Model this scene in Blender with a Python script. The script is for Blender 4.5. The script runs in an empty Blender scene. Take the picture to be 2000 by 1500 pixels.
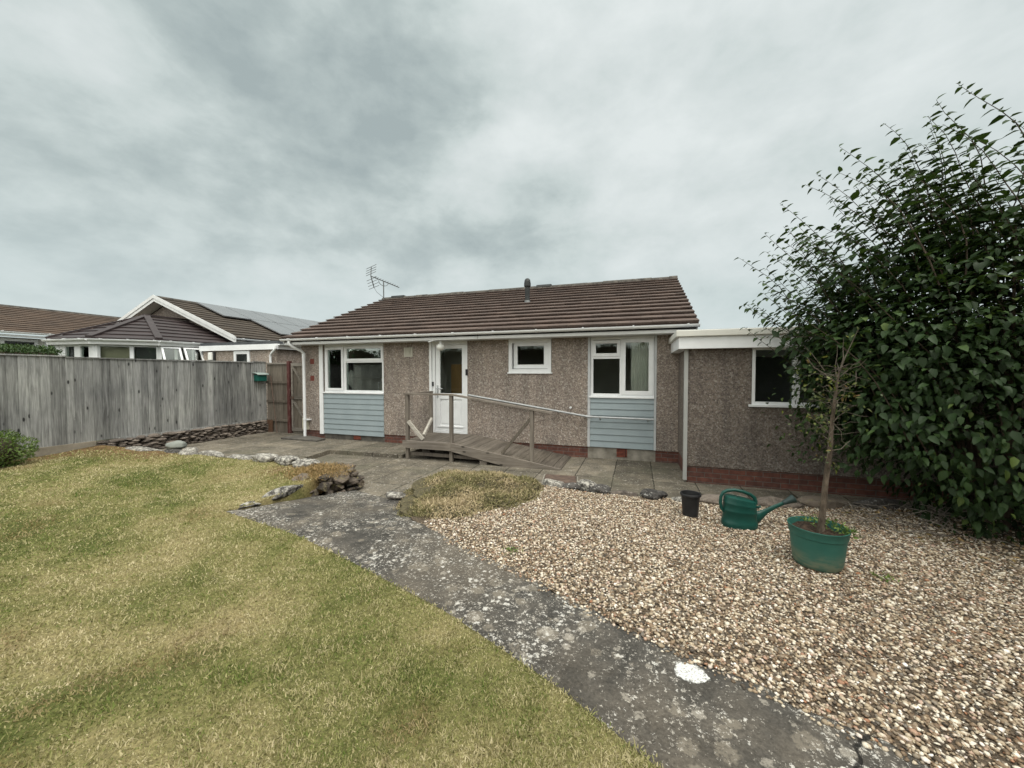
import bpy, math, random
import numpy as np
from math import radians, sin, cos, pi
from mathutils import Vector

random.seed(7)
RS = np.random.RandomState(11)
S = bpy.context.scene
COL = S.collection

# ------------------------------------------------------------------ camera
CAM_H = 1.70
cam = bpy.data.cameras.new('camera')
cam.sensor_width = 36.0
cam.lens = 36.0 * 740.0 / 2000.0
cam.clip_start = 0.05
cam.clip_end = 3000
cam_o = bpy.data.objects.new('camera', cam)
COL.objects.link(cam_o)
cam_o.location = (0, 0, CAM_H)
cam_o.rotation_euler = (radians(90 - 1.63), 0, radians(18.3))
S.camera = cam_o

# ------------------------------------------------------------------ light
S.view_settings.view_transform = 'Standard'
S.view_settings.look = 'None'
S.view_settings.gamma = 1.0
S.view_settings.exposure = 0.60
S.view_settings.use_curve_mapping = False
SUN_EL, SUN_AZ = radians(60), radians(122)     # azimuth from +Y towards +X: behind and right of the camera

W = bpy.data.worlds.new('World')
S.world = W
W.use_nodes = True


class NT:
    """small helper to write node trees"""
    def __init__(self, tree):
        self.t = tree
        tree.nodes.clear()

    def n(self, typ, ins=None, **kw):
        nd = self.t.nodes.new(typ)
        for k, v in kw.items():
            setattr(nd, k, v)
        for k, v in (ins or {}).items():
            self.put(nd, k, v)
        return nd

    def put(self, nd, k, v):
        s = nd.inputs[k]
        if isinstance(v, bpy.types.NodeSocket):
            self.t.links.new(v, s)
        elif isinstance(v, bpy.types.Node):
            self.t.links.new(v.outputs[0], s)
        else:
            if isinstance(v, (tuple, list)) and len(v) == 3 and s.type == 'RGBA':
                v = (*v, 1)
            s.default_value = v

    def math(self, op, a, b=0.0, c=0.0, clamp=False):
        return self.n('ShaderNodeMath', {0: a, 1: b, 2: c}, operation=op, use_clamp=clamp).outputs[0]

    def ramp(self, fac, stops, interp='LINEAR'):
        nd = self.n('ShaderNodeValToRGB', {0: fac})
        e = nd.color_ramp
        e.interpolation = interp
        while len(e.elements) < len(stops):
            e.elements.new(0.5)
        for el, (p, c) in zip(e.elements, stops):
            el.position = p
            el.color = (*c, 1) if len(c) == 3 else c
        return nd.outputs[0]

    def mix(self, fac, a, b, mode='MIX'):
        nd = self.n('ShaderNodeMix', data_type='RGBA', blend_type=mode)
        for i, v in ((0, fac), (6, a), (7, b)):
            self.put(nd, i, v)
        return nd.outputs[2]

    def smooth(self, v, a, b, lo=0.0, hi=1.0):
        return self.n('ShaderNodeMapRange', {0: v, 1: a, 2: b, 3: lo, 4: hi}, interpolation_type='SMOOTHSTEP').outputs[0]

    def noise(self, vec, scale, detail=4.0, rough=0.55, dist=0.0):
        nd = self.n('ShaderNodeTexNoise', {'Vector': vec, 'Scale': scale, 'Detail': detail, 'Roughness': rough, 'Distortion': dist})
        return nd.outputs[0]

    def voro(self, vec, scale, feature='F1', rand=1.0):
        return self.n('ShaderNodeTexVoronoi', {'Vector': vec, 'Scale': scale, 'Randomness': rand}, feature=feature)


# direction, reach and thinness of the main cloud masses
CLOUDS = [((-0.62, 0.57, 0.55), 0.36, -0.15), ((-0.45, 0.66, 0.60), 0.22, -0.08), ((-0.85, 0.36, 0.39), 0.45, -0.03), ((-0.36, 0.82, 0.44), 0.20, 0.13), ((-0.52, 0.79, 0.315), 0.22, -0.14), ((-0.30, 0.88, 0.345), 0.18, -0.11), ((0.02, 0.92, 0.385), 0.42, 0.09), ((0.35, 0.77, 0.53), 0.55, 0.04)]


def build_world():
    N = NT(W.node_tree)
    out = N.n('ShaderNodeOutputWorld')
    bg = N.n('ShaderNodeBackground', {'Strength': 0.1})
    N.put(out, 0, bg)
    sky = N.n('ShaderNodeTexSky', sky_type='NISHITA')
    sky.sun_disc = False
    sky.sun_elevation = SUN_EL
    sky.sun_rotation = SUN_AZ
    sky.dust_density = 2.0
    tc = N.n('ShaderNodeTexCoord').outputs['Generated']
    sep = N.n('ShaderNodeSeparateXYZ', {0: tc})
    x, y, z = sep.outputs
    zc = N.math('MAXIMUM', z, 0.0)
    den = N.math('ADD', zc, 0.48)
    px = N.math('DIVIDE', x, den)
    py = N.math('DIVIDE', y, den)
    pv = N.n('ShaderNodeCombineXYZ', {0: px, 1: py, 2: 3.7}).outputs[0]
    sv = N.n('ShaderNodeMapping', {'Vector': tc, 'Scale': (1.0, 1.0, 1.7), 'Location': (2.3, 0.7, 5.1)}).outputs[0]
    big = N.noise(sv, 2.3, 6.0, 0.55, 0.25)
    med = N.noise(sv, 6.0, 10.0, 0.58, 0.15)
    flat = N.noise(pv, 3.0, 8.0, 0.56, 0.3)
    f = N.math('ADD', N.math('ADD', N.math('MULTIPLY', big, 0.46), N.math('MULTIPLY', med, 0.42)), N.math('MULTIPLY', flat, 0.12))
    # thick and thin areas of the cloud deck
    warp = N.n('ShaderNodeVectorMath', {0: N.n('ShaderNodeTexNoise', {'Vector': pv, 'Scale': 1.7, 'Detail': 5.0}).outputs['Color'], 1: (0.5, 0.5, 0.5)}, operation='SUBTRACT').outputs[0]
    dw = N.n('ShaderNodeVectorMath', {0: tc, 1: N.n('ShaderNodeVectorMath', {0: warp, 'Scale': 0.55}, operation='SCALE').outputs[0]}, operation='ADD').outputs[0]
    for cdir, r, amt in CLOUDS:
        dist = N.n('ShaderNodeVectorMath', {0: dw, 1: cdir}, operation='DISTANCE').outputs['Value']
        f = N.math('ADD', f, N.smooth(dist, 0.05, r, amt, 0.0))
    f = N.math('ADD', 0.5, N.math('MULTIPLY', N.math('SUBTRACT', f, 0.49), 1.4))
    cloud = N.ramp(f, [(0.26, (2.55, 3.00, 3.0)), (0.38, (3.20, 3.68, 3.62)), (0.49, (4.0, 4.48, 4.38)), (0.60, (4.55, 4.95, 4.88)), (0.76, (5.2, 5.55, 5.48))])
    hz = N.smooth(z, 0.02, 0.36, 1.0, 0.0)
    hcol = N.mix(N.smooth(N.noise(pv, 0.8, 4.0), 0.4, 0.65), (3.9, 4.55, 4.6), (5.0, 5.5, 5.52))
    cloud = N.mix(N.math('MULTIPLY', hz, 0.55), cloud, hcol)
    # overcast sky: brighter overhead and behind the camera
    up = N.smooth(z, 0.66, 0.98)
    back = N.smooth(y, 0.1, -0.6)
    gain = N.math('ADD', 1.0, N.math('ADD', N.math('MULTIPLY', up, 2.6), N.math('MULTIPLY', back, 1.7)))
    cl2 = N.n('ShaderNodeVectorMath', {0: cloud, 'Scale': gain}, operation='SCALE').outputs[0]
    # the thinner cloud overhead and behind lets warmer light through
    warm = N.math('MULTIPLY', N.math('SUBTRACT', gain, 1.0), 0.6, clamp=True)
    cl2 = N.mix(1.0, cl2, N.mix(warm, (1.0, 1.0, 1.0), (1.08, 0.99, 0.93)), 'MULTIPLY')
    c = N.mix(0.96, sky.outputs[0], cl2)
    N.put(bg, 0, c)


build_world()

sl = bpy.data.lights.new('sun', 'SUN')
sl.energy = 1.5
sl.angle = radians(35)
sl.color = (1.0, 0.955, 0.885)
so = bpy.data.objects.new('sun', sl)
COL.objects.link(so)
sd = Vector((sin(SUN_AZ) * cos(SUN_EL), cos(SUN_AZ) * cos(SUN_EL), sin(SUN_EL)))
so.rotation_euler = (-sd).to_track_quat('-Z', 'Y').to_euler()
so.location = (10, -10, 20)


# ------------------------------------------------------------------ object helpers
def root_loc(o):
    while o.parent:
        o = o.parent
    return np.array(o.location)


def tag(o, label=None, cat=None, group=None, kind=None):
    if label: o['label'] = label
    if cat: o['category'] = cat
    if group: o['group'] = group
    if kind: o['kind'] = kind
    return o


def thing(name, label, cat, loc, group=None):
    o = bpy.data.objects.new(name, None)
    o.empty_display_size = 0.2
    COL.objects.link(o)
    o.location = loc
    return tag(o, label, cat, group)


def mesh_np(name, V, F, mat, parent=None, loc=None, rnd=None, smooth=False):
    """V (n,3) world coordinates, F list of index lists or (m,k) array."""
    V = np.asarray(V, dtype=np.float64)
    off = root_loc(parent) if parent is not None else (np.array(loc) if loc is not None else np.zeros(3))
    me = bpy.data.meshes.new(name)
    if isinstance(F, np.ndarray):
        k = F.shape[1]
        me.vertices.add(len(V))
        me.vertices.foreach_set('co', (V - off).astype(np.float32).ravel())
        me.loops.add(F.size)
        me.loops.foreach_set('vertex_index', F.astype(np.int32).ravel())
        me.polygons.add(len(F))
        me.polygons.foreach_set('loop_start', np.arange(0, F.size, k, dtype=np.int32))
        me.polygons.foreach_set('loop_total', np.full(len(F), k, dtype=np.int32))
        me.update(calc_edges=True)
    else:
        me.from_pydata((V - off).tolist(), [], F)
        me.update()
    if rnd is not None:
        a = me.attributes.new('rnd', 'FLOAT', 'POINT')
        a.data.foreach_set('value', np.asarray(rnd, dtype=np.float32))
    if smooth:
        me.polygons.foreach_set('use_smooth', np.ones(len(me.polygons), dtype=bool))
    me.materials.append(mat)
    o = bpy.data.objects.new(name, me)
    COL.objects.link(o)
    if parent is not None:
        o.parent = parent
    else:
        o.location = tuple(off)
    return o


class MB:
    """collects shapes in world coordinates; build() links them as one mesh object"""
    def __init__(self):
        self.v, self.f, self.r = [], [], []
        self.rv = 0.5

    def add(self, vs, fs):
        b = len(self.v)
        self.v += [tuple(p) for p in vs]
        self.f += [[i + b for i in f] for f in fs]
        self.r += [self.rv] * len(vs)
        return self

    def box(self, x0, y0, z0, x1, y1, z1):
        vs = [(x0, y0, z0), (x1, y0, z0), (x1, y1, z0), (x0, y1, z0), (x0, y0, z1), (x1, y0, z1), (x1, y1, z1), (x0, y1, z1)]
        return self.add(vs, [[0, 3, 2, 1], [4, 5, 6, 7], [0, 1, 5, 4], [1, 2, 6, 5], [2, 3, 7, 6], [3, 0, 4, 7]])

    def hexa(self, p):
        """8 points, bottom four then top four"""
        return self.add(p, [[0, 3, 2, 1], [4, 5, 6, 7], [0, 1, 5, 4], [1, 2, 6, 5], [2, 3, 7, 6], [3, 0, 4, 7]])

    def bar(self, p, q, w, h, up=(0, 0, 1)):
        p, q = Vector(p), Vector(q)
        d = (q - p).normalized()
        s = d.cross(Vector(up))
        if s.length < 1e-4: s = d.cross(Vector((0, 1, 0)))
        s.normalize()
        u = s.cross(d).normalized()
        a, b = s * w / 2, u * h / 2
        return self.hexa([p - a - b, p + a - b, q + a - b, q - a - b, p - a + b, p + a + b, q + a + b, q - a + b])

    def tube(self, pts, rad, n=10, caps=True, sq=1.0):
        pts = [Vector(p) for p in pts]
        if not hasattr(rad, '__len__'): rad = [rad] * len(pts)
        vs, fs = [], []
        ref = None
        for i, p in enumerate(pts):
            d = (pts[min(i + 1, len(pts) - 1)] - pts[max(i - 1, 0)]).normalized()
            if ref is None:
                ref = Vector((0, 0, 1)) if abs(d.z) < 0.9 else Vector((0, 1, 0))
            a = (ref - d * ref.dot(d)).normalized()
            ref = a
            b = d.cross(a)
            for k in range(n):
                t = 2 * pi * k / n
                vs.append(p + (a * cos(t) + b * sin(t) * sq) * rad[i])
        for i in range(len(pts) - 1):
            for k in range(n):
                k2 = (k + 1) % n
                fs.append([i * n + k, i * n + k2, (i + 1) * n + k2, (i + 1) * n + k])
        if caps:
            fs.append([k for k in range(n)][::-1])
            fs.append([(len(pts) - 1) * n + k for k in range(n)])
        return self.add(vs, fs)

    def lathe(self, c, prof, n=32, ax=(1, 0), sx=1.0, sy=1.0, cap0=True, cap1=False):
        """prof list of (radius, z); ax the long direction in plan"""
        ux = Vector((ax[0], ax[1], 0)).normalized()
        uy = Vector((-ux.y, ux.x, 0))
        vs, fs = [], []
        for r, z in prof:
            for k in range(n):
                t = 2 * pi * k / n
                vs.append(Vector(c) + ux * (r * cos(t) * sx) + uy * (r * sin(t) * sy) + Vector((0, 0, z)))
        for i in range(len(prof) - 1):
            for k in range(n):
                k2 = (k + 1) % n
                fs.append([i * n + k, i * n + k2, (i + 1) * n + k2, (i + 1) * n + k])
        if cap0: fs.append(list(range(n))[::-1])
        if cap1: fs.append([(len(prof) - 1) * n + k for k in range(n)])
        return self.add(vs, fs)

    def prism(self, poly, d):
        """extrude a planar polygon of 3-D points by vector d"""
        n = len(poly)
        P = [Vector(p) for p in poly]
        Q = [p + Vector(d) for p in P]
        fs = [list(range(n))[::-1], [n + i for i in range(n)]] + [[i, (i + 1) % n, n + (i + 1) % n, n + i] for i in range(n)]
        return self.add(P + Q, fs)

    def build(self, name, mat, parent=None, loc=None, smooth=False, bevel=0.0):
        o = mesh_np(name, self.v, self.f, mat, parent, loc, self.r, smooth)
        if smooth:
            m = o.modifiers.new('split', 'EDGE_SPLIT'); m.split_angle = radians(40)
        if bevel:
            m = o.modifiers.new('bevel', 'BEVEL'); m.width = bevel; m.segments = 2; m.limit_method = 'ANGLE'
        return o


# ------------------------------------------------------------------ materials
def new_mat(name):
    m = bpy.data.materials.new(name)
    m.use_nodes = True
    N = NT(m.node_tree)
    out = N.n('ShaderNodeOutputMaterial')
    p = N.n('ShaderNodeBsdfPrincipled')
    N.put(out, 0, p)
    p.inputs['Specular IOR Level'].default_value = 0.35
    co = N.n('ShaderNodeTexCoord').outputs['Object']
    return m, N, p, co, out


def bump(N, p, h, dist, strength=1.0):
    N.put(p, 'Normal', N.n('ShaderNodeBump', {'Height': h, 'Distance': dist, 'Strength': strength}).outputs[0])


def simple(name, c1, c2=None, scale=8.0, rough=0.6, bmp=0.0, stretch=(1, 1, 1), spec=0.35, detail=5.0, metal=0.0, lo=0.35, hi=0.68):
    m, N, p, co, out = new_mat(name)
    vec = N.n('ShaderNodeMapping', {'Vector': co, 'Scale': stretch}).outputs[0]
    nz = N.noise(vec, scale, detail, 0.6)
    col = N.ramp(nz, [(lo, c1), (hi, c2 or c1)])
    N.put(p, 'Base Color', col)
    p.inputs['Roughness'].default_value = rough
    p.inputs['Specular IOR Level'].default_value = spec
    p.inputs['Metallic'].default_value = metal
    if bmp: bump(N, p, nz, bmp)
    return m


def m_pebbledash(name, dark):
    """roughcast of small brown, pink and white chips"""
    m, N, p, co, out = new_mat(name)
    v1 = N.voro(co, 42.0)
    v2 = N.voro(co, 95.0)
    c1 = N.n('ShaderNodeSeparateColor', {0: v1.outputs['Color']}).outputs[0]
    c2 = N.n('ShaderNodeSeparateColor', {0: v2.outputs['Color']}).outputs[1]
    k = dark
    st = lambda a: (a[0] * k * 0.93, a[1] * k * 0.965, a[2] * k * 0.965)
    a = N.ramp(c1, [(0.0, st((0.085, 0.066, 0.056))), (0.14, st((0.15, 0.115, 0.097))), (0.42, st((0.275, 0.212, 0.178))), (0.70, st((0.37, 0.295, 0.248))), (0.88, st((0.52, 0.445, 0.39))), (1.0, st((0.72, 0.65, 0.59)))])
    b = N.ramp(c2, [(0.0, st((0.08, 0.065, 0.058))), (0.35, st((0.235, 0.182, 0.153))), (0.75, st((0.36, 0.29, 0.25))), (1.0, st((0.60, 0.54, 0.49)))])
    c = N.mix(0.22, N.mix(0.45, a, b), st((0.275, 0.222, 0.190)))
    big = N.noise(co, 1.1, 5.0)
    c = N.mix(1.0, c, N.ramp(big, [(0.3, (0.88, 0.88, 0.89)), (0.7, (1.06, 1.04, 1.02))]), 'MULTIPLY')
    sv = N.n('ShaderNodeMapping', {'Vector': co, 'Scale': (1.0, 1.0, 0.16)}).outputs[0]
    c = N.mix(1.0, c, N.ramp(N.noise(sv, 5.0, 5.0, 0.6), [(0.32, (0.78, 0.79, 0.80)), (0.55, (1.0, 1.0, 1.0)), (0.75, (1.08, 1.07, 1.05))]), 'MULTIPLY')
    N.put(p, 'Base Color', c)
    p.inputs['Roughness'].default_value = 0.85
    bump(N, p, N.math('ADD', v1.outputs['Distance'], v2.outputs['Distance']), 0.012, 0.7)
    return m


def m_brick(name, c1, c2, mortar, k=1.0, size=(0.225, 0.075), off=0.5):
    m, N, p, co, out = new_mat(name)
    sp = N.n('ShaderNodeSeparateXYZ', {0: co})
    h = N.math('ADD', sp.outputs[0], sp.outputs[1])
    v = N.n('ShaderNodeCombineXYZ', {0: h, 1: sp.outputs[2], 2: 0.0}).outputs[0]
    br = N.n('ShaderNodeTexBrick', {'Vector': v, 'Color1': c1, 'Color2': c2, 'Mortar': mortar, 'Scale': 1.0, 'Mortar Size': 0.006, 'Mortar Smooth': 0.3, 'Bias': 0.0, 'Brick Width': size[0], 'Row Height': size[1]}, offset=off)
    nz = N.noise(co, 14.0, 6.0)
    c = N.mix(1.0, br.outputs[0], N.ramp(nz, [(0.3, (0.6, 0.6, 0.62)), (0.72, (1.2, 1.15, 1.1))]), 'MULTIPLY')
    N.put(p, 'Base Color', c)
    p.inputs['Roughness'].default_value = 0.85
    bump(N, p, N.math('SUBTRACT', N.math('MULTIPLY', nz, 0.3), br.outputs['Fac']), 0.008, 0.8)
    return m


def m_tiles(name, base, warm, moss, edge_rows=None):
    """concrete roof tiles: colour differs a little from tile to tile, with lichen and dirt"""
    m, N, p, co, out = new_mat(name)
    at = N.n('ShaderNodeAttribute', attribute_name='rnd').outputs['Fac']
    c = N.ramp(at, [(0.0, tuple(x * 0.86 for x in base)), (0.5, base), (1.0, warm)])
    nz = N.noise(co, 2.2, 6.0, 0.6)
    c = N.mix(1.0, c, N.ramp(nz, [(0.3, (0.72, 0.72, 0.72)), (0.7, (1.22, 1.18, 1.14))]), 'MULTIPLY')
    fine = N.noise(co, 45.0, 3.0)
    c = N.mix(1.0, c, N.ramp(fine, [(0.3, (0.78, 0.78, 0.78)), (0.7, (1.2, 1.2, 1.2))]), 'MULTIPLY')
    sp = N.noise(co, 9.0, 3.0, 0.7)
    c = N.mix(N.smooth(sp, 0.62, 0.75, 0.0, 0.5), c, moss)
    N.put(p, 'Base Color', c)
    p.inputs['Roughness'].default_value = 0.8
    bump(N, p, fine, 0.004)
    return m


def m_wood(name, dark, mid, light, axis=2, knots=True, rough=0.85):
    """weathered timber; the grain runs along the given axis, boards differ by the rnd attribute"""
    m, N, p, co, out = new_mat(name)
    at = N.n('ShaderNodeAttribute', attribute_name='rnd').outputs['Fac']
    sc = [1.0, 1.0, 1.0]
    sc[axis] = 0.07
    offv = N.n('ShaderNodeVectorMath', {0: co, 1: N.n('ShaderNodeCombineXYZ', {0: N.math('MULTIPLY', at, 7.0), 1: N.math('MULTIPLY', at, 13.0), 2: N.math('MULTIPLY', at, 31.0)}).outputs[0]}, operation='ADD').outputs[0]
    vec = N.n('ShaderNodeMapping', {'Vector': offv, 'Scale': sc}).outputs[0]
    g = N.noise(vec, 40.0, 6.0, 0.65, 0.6)
    g2 = N.noise(vec, 19.0, 4.0, 0.6, 1.2)
    f = N.math('ADD', N.math('MULTIPLY', g, 0.5), N.math('MULTIPLY', g2, 0.5))
    f = N.math('ADD', f, N.math('MULTIPLY', N.math('SUBTRACT', at, 0.5), 0.20))
    c = N.ramp(f, [(0.30, dark), (0.5, mid), (0.70, light)])
    if knots:
        ksc = [1.0, 1.0, 1.0]
        ksc[axis] = 0.42
        kv = N.n('ShaderNodeMapping', {'Vector': offv, 'Scale': ksc}).outputs[0]
        vr = N.voro(kv, 7.0)
        kd = vr.outputs['Distance']
        ring = N.math('SINE', N.math('MULTIPLY', kd, 150.0))
        near = N.smooth(kd, 0.12, 0.42, 1.0, 0.0)
        c = N.mix(N.math('MULTIPLY', near, N.smooth(ring, -0.2, 1.0, 0.0, 0.42)), c, tuple(x * 0.62 for x in dark))
        pick = N.n('ShaderNodeSeparateColor', {0: vr.outputs['Color']}).outputs[0]
        kn = N.math('MULTIPLY', N.smooth(kd, 0.07, 0.15, 0.95, 0.0), N.smooth(pick, 0.15, 0.22))
        c = N.mix(kn, c, tuple(x * 0.28 for x in dark))
    st = N.noise(co, 1.3, 4.0)
    c = N.mix(1.0, c, N.ramp(st, [(0.3, (0.80, 0.80, 0.82)), (0.7, (1.1, 1.1, 1.08))]), 'MULTIPLY')
    N.put(p, 'Base Color', c)
    p.inputs['Roughness'].default_value = rough
    p.inputs['Specular IOR Level'].default_value = 0.2
    bump(N, p, g, 0.004, 0.8)
    return m


def m_white(name='white_plastic', c=(0.80, 0.81, 0.82), rough=0.35):
    m, N, p, co, out = new_mat(name)
    nz = N.noise(co, 3.0, 6.0, 0.65)
    N.put(p, 'Base Color', N.ramp(nz, [(0.3, tuple(x * 0.88 for x in c)), (0.65, c)]))
    p.inputs['Roughness'].default_value = rough
    return m


def m_glass():
    m = bpy.data.materials.new('window_glass')
    m.use_nodes = True
    N = NT(m.node_tree)
    out = N.n('ShaderNodeOutputMaterial')
    co = N.n('ShaderNodeTexCoord').outputs['Object']
    b = N.n('ShaderNodeBump', {'Height': N.noise(co, 1.6, 1.0), 'Distance': 0.006}).outputs[0]
    tr = N.n('ShaderNodeBsdfTransparent', {'Color': (0.88, 0.90, 0.88, 1)})
    gl = N.n('ShaderNodeBsdfGlossy', {'Color': (0.95, 1, 0.98, 1), 'Roughness': 0.01, 'Normal': b})
    fr = N.n('ShaderNodeFresnel', {'IOR': 1.52})
    mx = N.n('ShaderNodeMixShader', {0: fr.outputs[0], 1: tr, 2: gl})
    N.put(out, 0, mx)
    return m


def m_leaf(name, stops, rough=0.42, trans=0.10, spec=0.4):
    m, N, p, co, out = new_mat(name)
    at = N.n('ShaderNodeAttribute', attribute_name='rnd').outputs['Fac']
    nz = N.noise(co, 1.7, 3.0)
    f = N.math('ADD', at, N.math('MULTIPLY', N.math('SUBTRACT', nz, 0.5), 0.35))
    c = N.ramp(f, stops)
    N.put(p, 'Base Color', c)
    p.inputs['Roughness'].default_value = rough
    p.inputs['Specular IOR Level'].default_value = spec
    if trans:
        tl = N.n('ShaderNodeBsdfTranslucent', {'Color': N.mix(0.5, c, (0.10, 0.17, 0.02))})
        mx = N.n('ShaderNodeMixShader', {0: trans, 1: p.outputs[0], 2: tl})
        N.put(out, 0, mx)
    return m


def m_concrete_path():
    """dark old concrete with white and grey lichen rosettes, one big chalky patch and a crack"""
    m, N, p, co, out = new_mat('lichen_concrete')
    big = N.noise(co, 0.9, 5.0, 0.6)
    fine = N.noise(co, 60.0, 4.0, 0.7)
    mid = N.noise(co, 7.0, 6.0, 0.65)
    c = N.ramp(mid, [(0.30, (0.032, 0.030, 0.027)), (0.5, (0.060, 0.056, 0.050)), (0.70, (0.105, 0.094, 0.080))])
    c = N.mix(N.smooth(big, 0.42, 0.64, 0.0, 0.6), c, (0.130, 0.110, 0.086))
    c = N.mix(1.0, c, N.ramp(fine, [(0.3, (0.62, 0.62, 0.62)), (0.7, (1.35, 1.35, 1.35))]), 'MULTIPLY')
    # lichen rosettes of three sizes, thicker where a slow noise says so
    wob = N.n('ShaderNodeVectorMath', {0: co, 1: N.n('ShaderNodeVectorMath', {0: N.n('ShaderNodeTexNoise', {'Vector': co, 'Scale': 38.0, 'Detail': 5.0, 'Roughness': 0.75}).outputs['Color'], 'Scale': 0.075}, operation='SCALE').outputs[0]}, operation='ADD').outputs[0]
    dens = N.noise(co, 1.5, 4.0, 0.65)
    for sc, rad, lo, hi, colr, amt in ((7.0, 0.50, 0.30, 0.52, (0.20, 0.175, 0.14), 0.6), (13.0, 0.44, 0.34, 0.56, (0.33, 0.30, 0.255), 0.6), (21.0, 0.40, 0.42, 0.62, (0.52, 0.50, 0.46), 0.9), (34.0, 0.44, 0.43, 0.62, (0.54, 0.52, 0.48), 0.9), (60.0, 0.50, 0.34, 0.54, (0.45, 0.42, 0.37), 0.8)):
        vr = N.voro(wob, sc)
        pick = N.n('ShaderNodeSeparateColor', {0: vr.outputs['Color']})
        size = N.math('MULTIPLY', N.math('MULTIPLY', pick.outputs[1], rad), N.smooth(N.math('ADD', dens, N.math('MULTIPLY', pick.outputs[0], 0.16)), lo + 0.06, hi + 0.1))
        msk = N.smooth(N.math('SUBTRACT', vr.outputs['Distance'], size), -0.05, 0.03, 1.0, 0.0)
        msk = N.math('MULTIPLY', msk, N.smooth(N.math('ADD', N.math('MULTIPLY', fine, 1.4), mid), 0.90, 1.22, 0.15, 1.0))
        msk = N.math('MULTIPLY', msk, N.smooth(size, 0.03, 0.08))
        c = N.mix(N.math('MULTIPLY', msk, amt), c, colr)
    # the one large chalk-white patch beside the gravel
    d = N.n('ShaderNodeVectorMath', {0: wob, 1: (0.300, 2.085, 0.20)}, operation='SUBTRACT').outputs[0]
    d = N.n('ShaderNodeVectorMath', {0: d, 1: (13.0, 15.0, 0.0)}, operation='MULTIPLY').outputs[0]
    ln = N.n('ShaderNodeVectorMath', {0: d}, operation='LENGTH').outputs['Value']
    w = N.smooth(N.math('ADD', ln, N.math('MULTIPLY', N.math('SUBTRACT', mid, 0.5), 1.2)), 0.85, 1.02, 1.0, 0.0)
    c = N.mix(N.math('MULTIPLY', w, N.smooth(N.noise(co, 110.0, 3.0, 0.7), 0.36, 0.50, 0.30, 1.0)), c, (0.62, 0.62, 0.60))
    # crack across the path
    sp = N.n('ShaderNodeSeparateXYZ', {0: co})
    ck = N.math('ABSOLUTE', N.math('ADD', N.math('ADD', N.math('MULTIPLY', sp.outputs[0], 0.82), N.math('MULTIPLY', sp.outputs[1], -0.57)), N.math('ADD', 0.335, N.math('MULTIPLY', N.math('SUBTRACT', N.noise(co, 5.0, 4.0), 0.5), 0.14))))
    ckm = N.smooth(ck, 0.003, 0.010, 0.9, 0.0)
    c = N.mix(ckm, c, (0.012, 0.011, 0.010))
    N.put(p, 'Base Color', c)
    p.inputs['Roughness'].default_value = 0.9
    p.inputs['Specular IOR Level'].default_value = 0.2
    bump(N, p, N.math('SUBTRACT', N.math('ADD', N.math('MULTIPLY', fine, 0.6), mid), ckm), 0.010, 0.8)
    return m


def m_patio():
    """old concrete paving flags with dirty joints"""
    m, N, p, co, out = new_mat('paving_flags')
    wv = N.n('ShaderNodeVectorMath', {0: co, 1: N.n('ShaderNodeVectorMath', {0: N.n('ShaderNodeTexNoise', {'Vector': co, 'Scale': 5.0, 'Detail': 3.0}).outputs['Color'], 'Scale': 0.03}, operation='SCALE').outputs[0]}, operation='ADD').outputs[0]
    rot = N.n('ShaderNodeMapping', {'Vector': wv, 'Rotation': (0, 0, radians(90)), 'Location': (0.1, 0.35, 0)}).outputs[0]
    br = N.n('ShaderNodeTexBrick', {'Vector': rot, 'Color1': (0.108, 0.094, 0.075), 'Color2': (0.178, 0.156, 0.126), 'Mortar': (0.032, 0.028, 0.021), 'Scale': 1.0, 'Mortar Size': 0.010, 'Mortar Smooth': 0.4, 'Bias': 0.0, 'Brick Width': 0.9, 'Row Height': 0.62}, offset=0.5)
    mid = N.noise(co, 2.6, 7.0, 0.65)
    fine = N.noise(co, 42.0, 4.0, 0.7)
    c = N.mix(1.0, br.outputs[0], N.ramp(mid, [(0.28, (0.52, 0.52, 0.52)), (0.5, (0.95, 0.95, 0.93)), (0.74, (1.45, 1.42, 1.32))]), 'MULTIPLY')
    c = N.mix(1.0, c, N.ramp(fine, [(0.3, (0.75, 0.75, 0.75)), (0.7, (1.22, 1.22, 1.22))]), 'MULTIPLY')
    sp = N.noise(co, 11.0, 5.0, 0.7)
    c = N.mix(N.smooth(sp, 0.58, 0.70, 0.0, 0.75), c, (0.36, 0.33, 0.275))
    sp2 = N.noise(co, 30.0, 4.0, 0.7)
    c = N.mix(N.smooth(sp2, 0.60, 0.67, 0.0, 0.8), c, (0.46, 0.44, 0.39))
    c = N.mix(N.smooth(N.noise(co, 18.0, 5.0, 0.7), 0.56, 0.66, 0.0, 0.6), c, (0.060, 0.055, 0.042))
    c = N.mix(N.smooth(N.noise(co, 1.1, 4.0), 0.5, 0.68, 0.0, 0.45), c, (0.085, 0.082, 0.058))
    N.put(p, 'Base Color', c)
    p.inputs['Roughness'].default_value = 0.9
    p.inputs['Specular IOR Level'].default_value = 0.2
    bump(N, p, N.math('SUBTRACT', N.math('MULTIPLY', fine, 0.5), br.outputs['Fac']), 0.008, 0.8)
    return m


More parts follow.
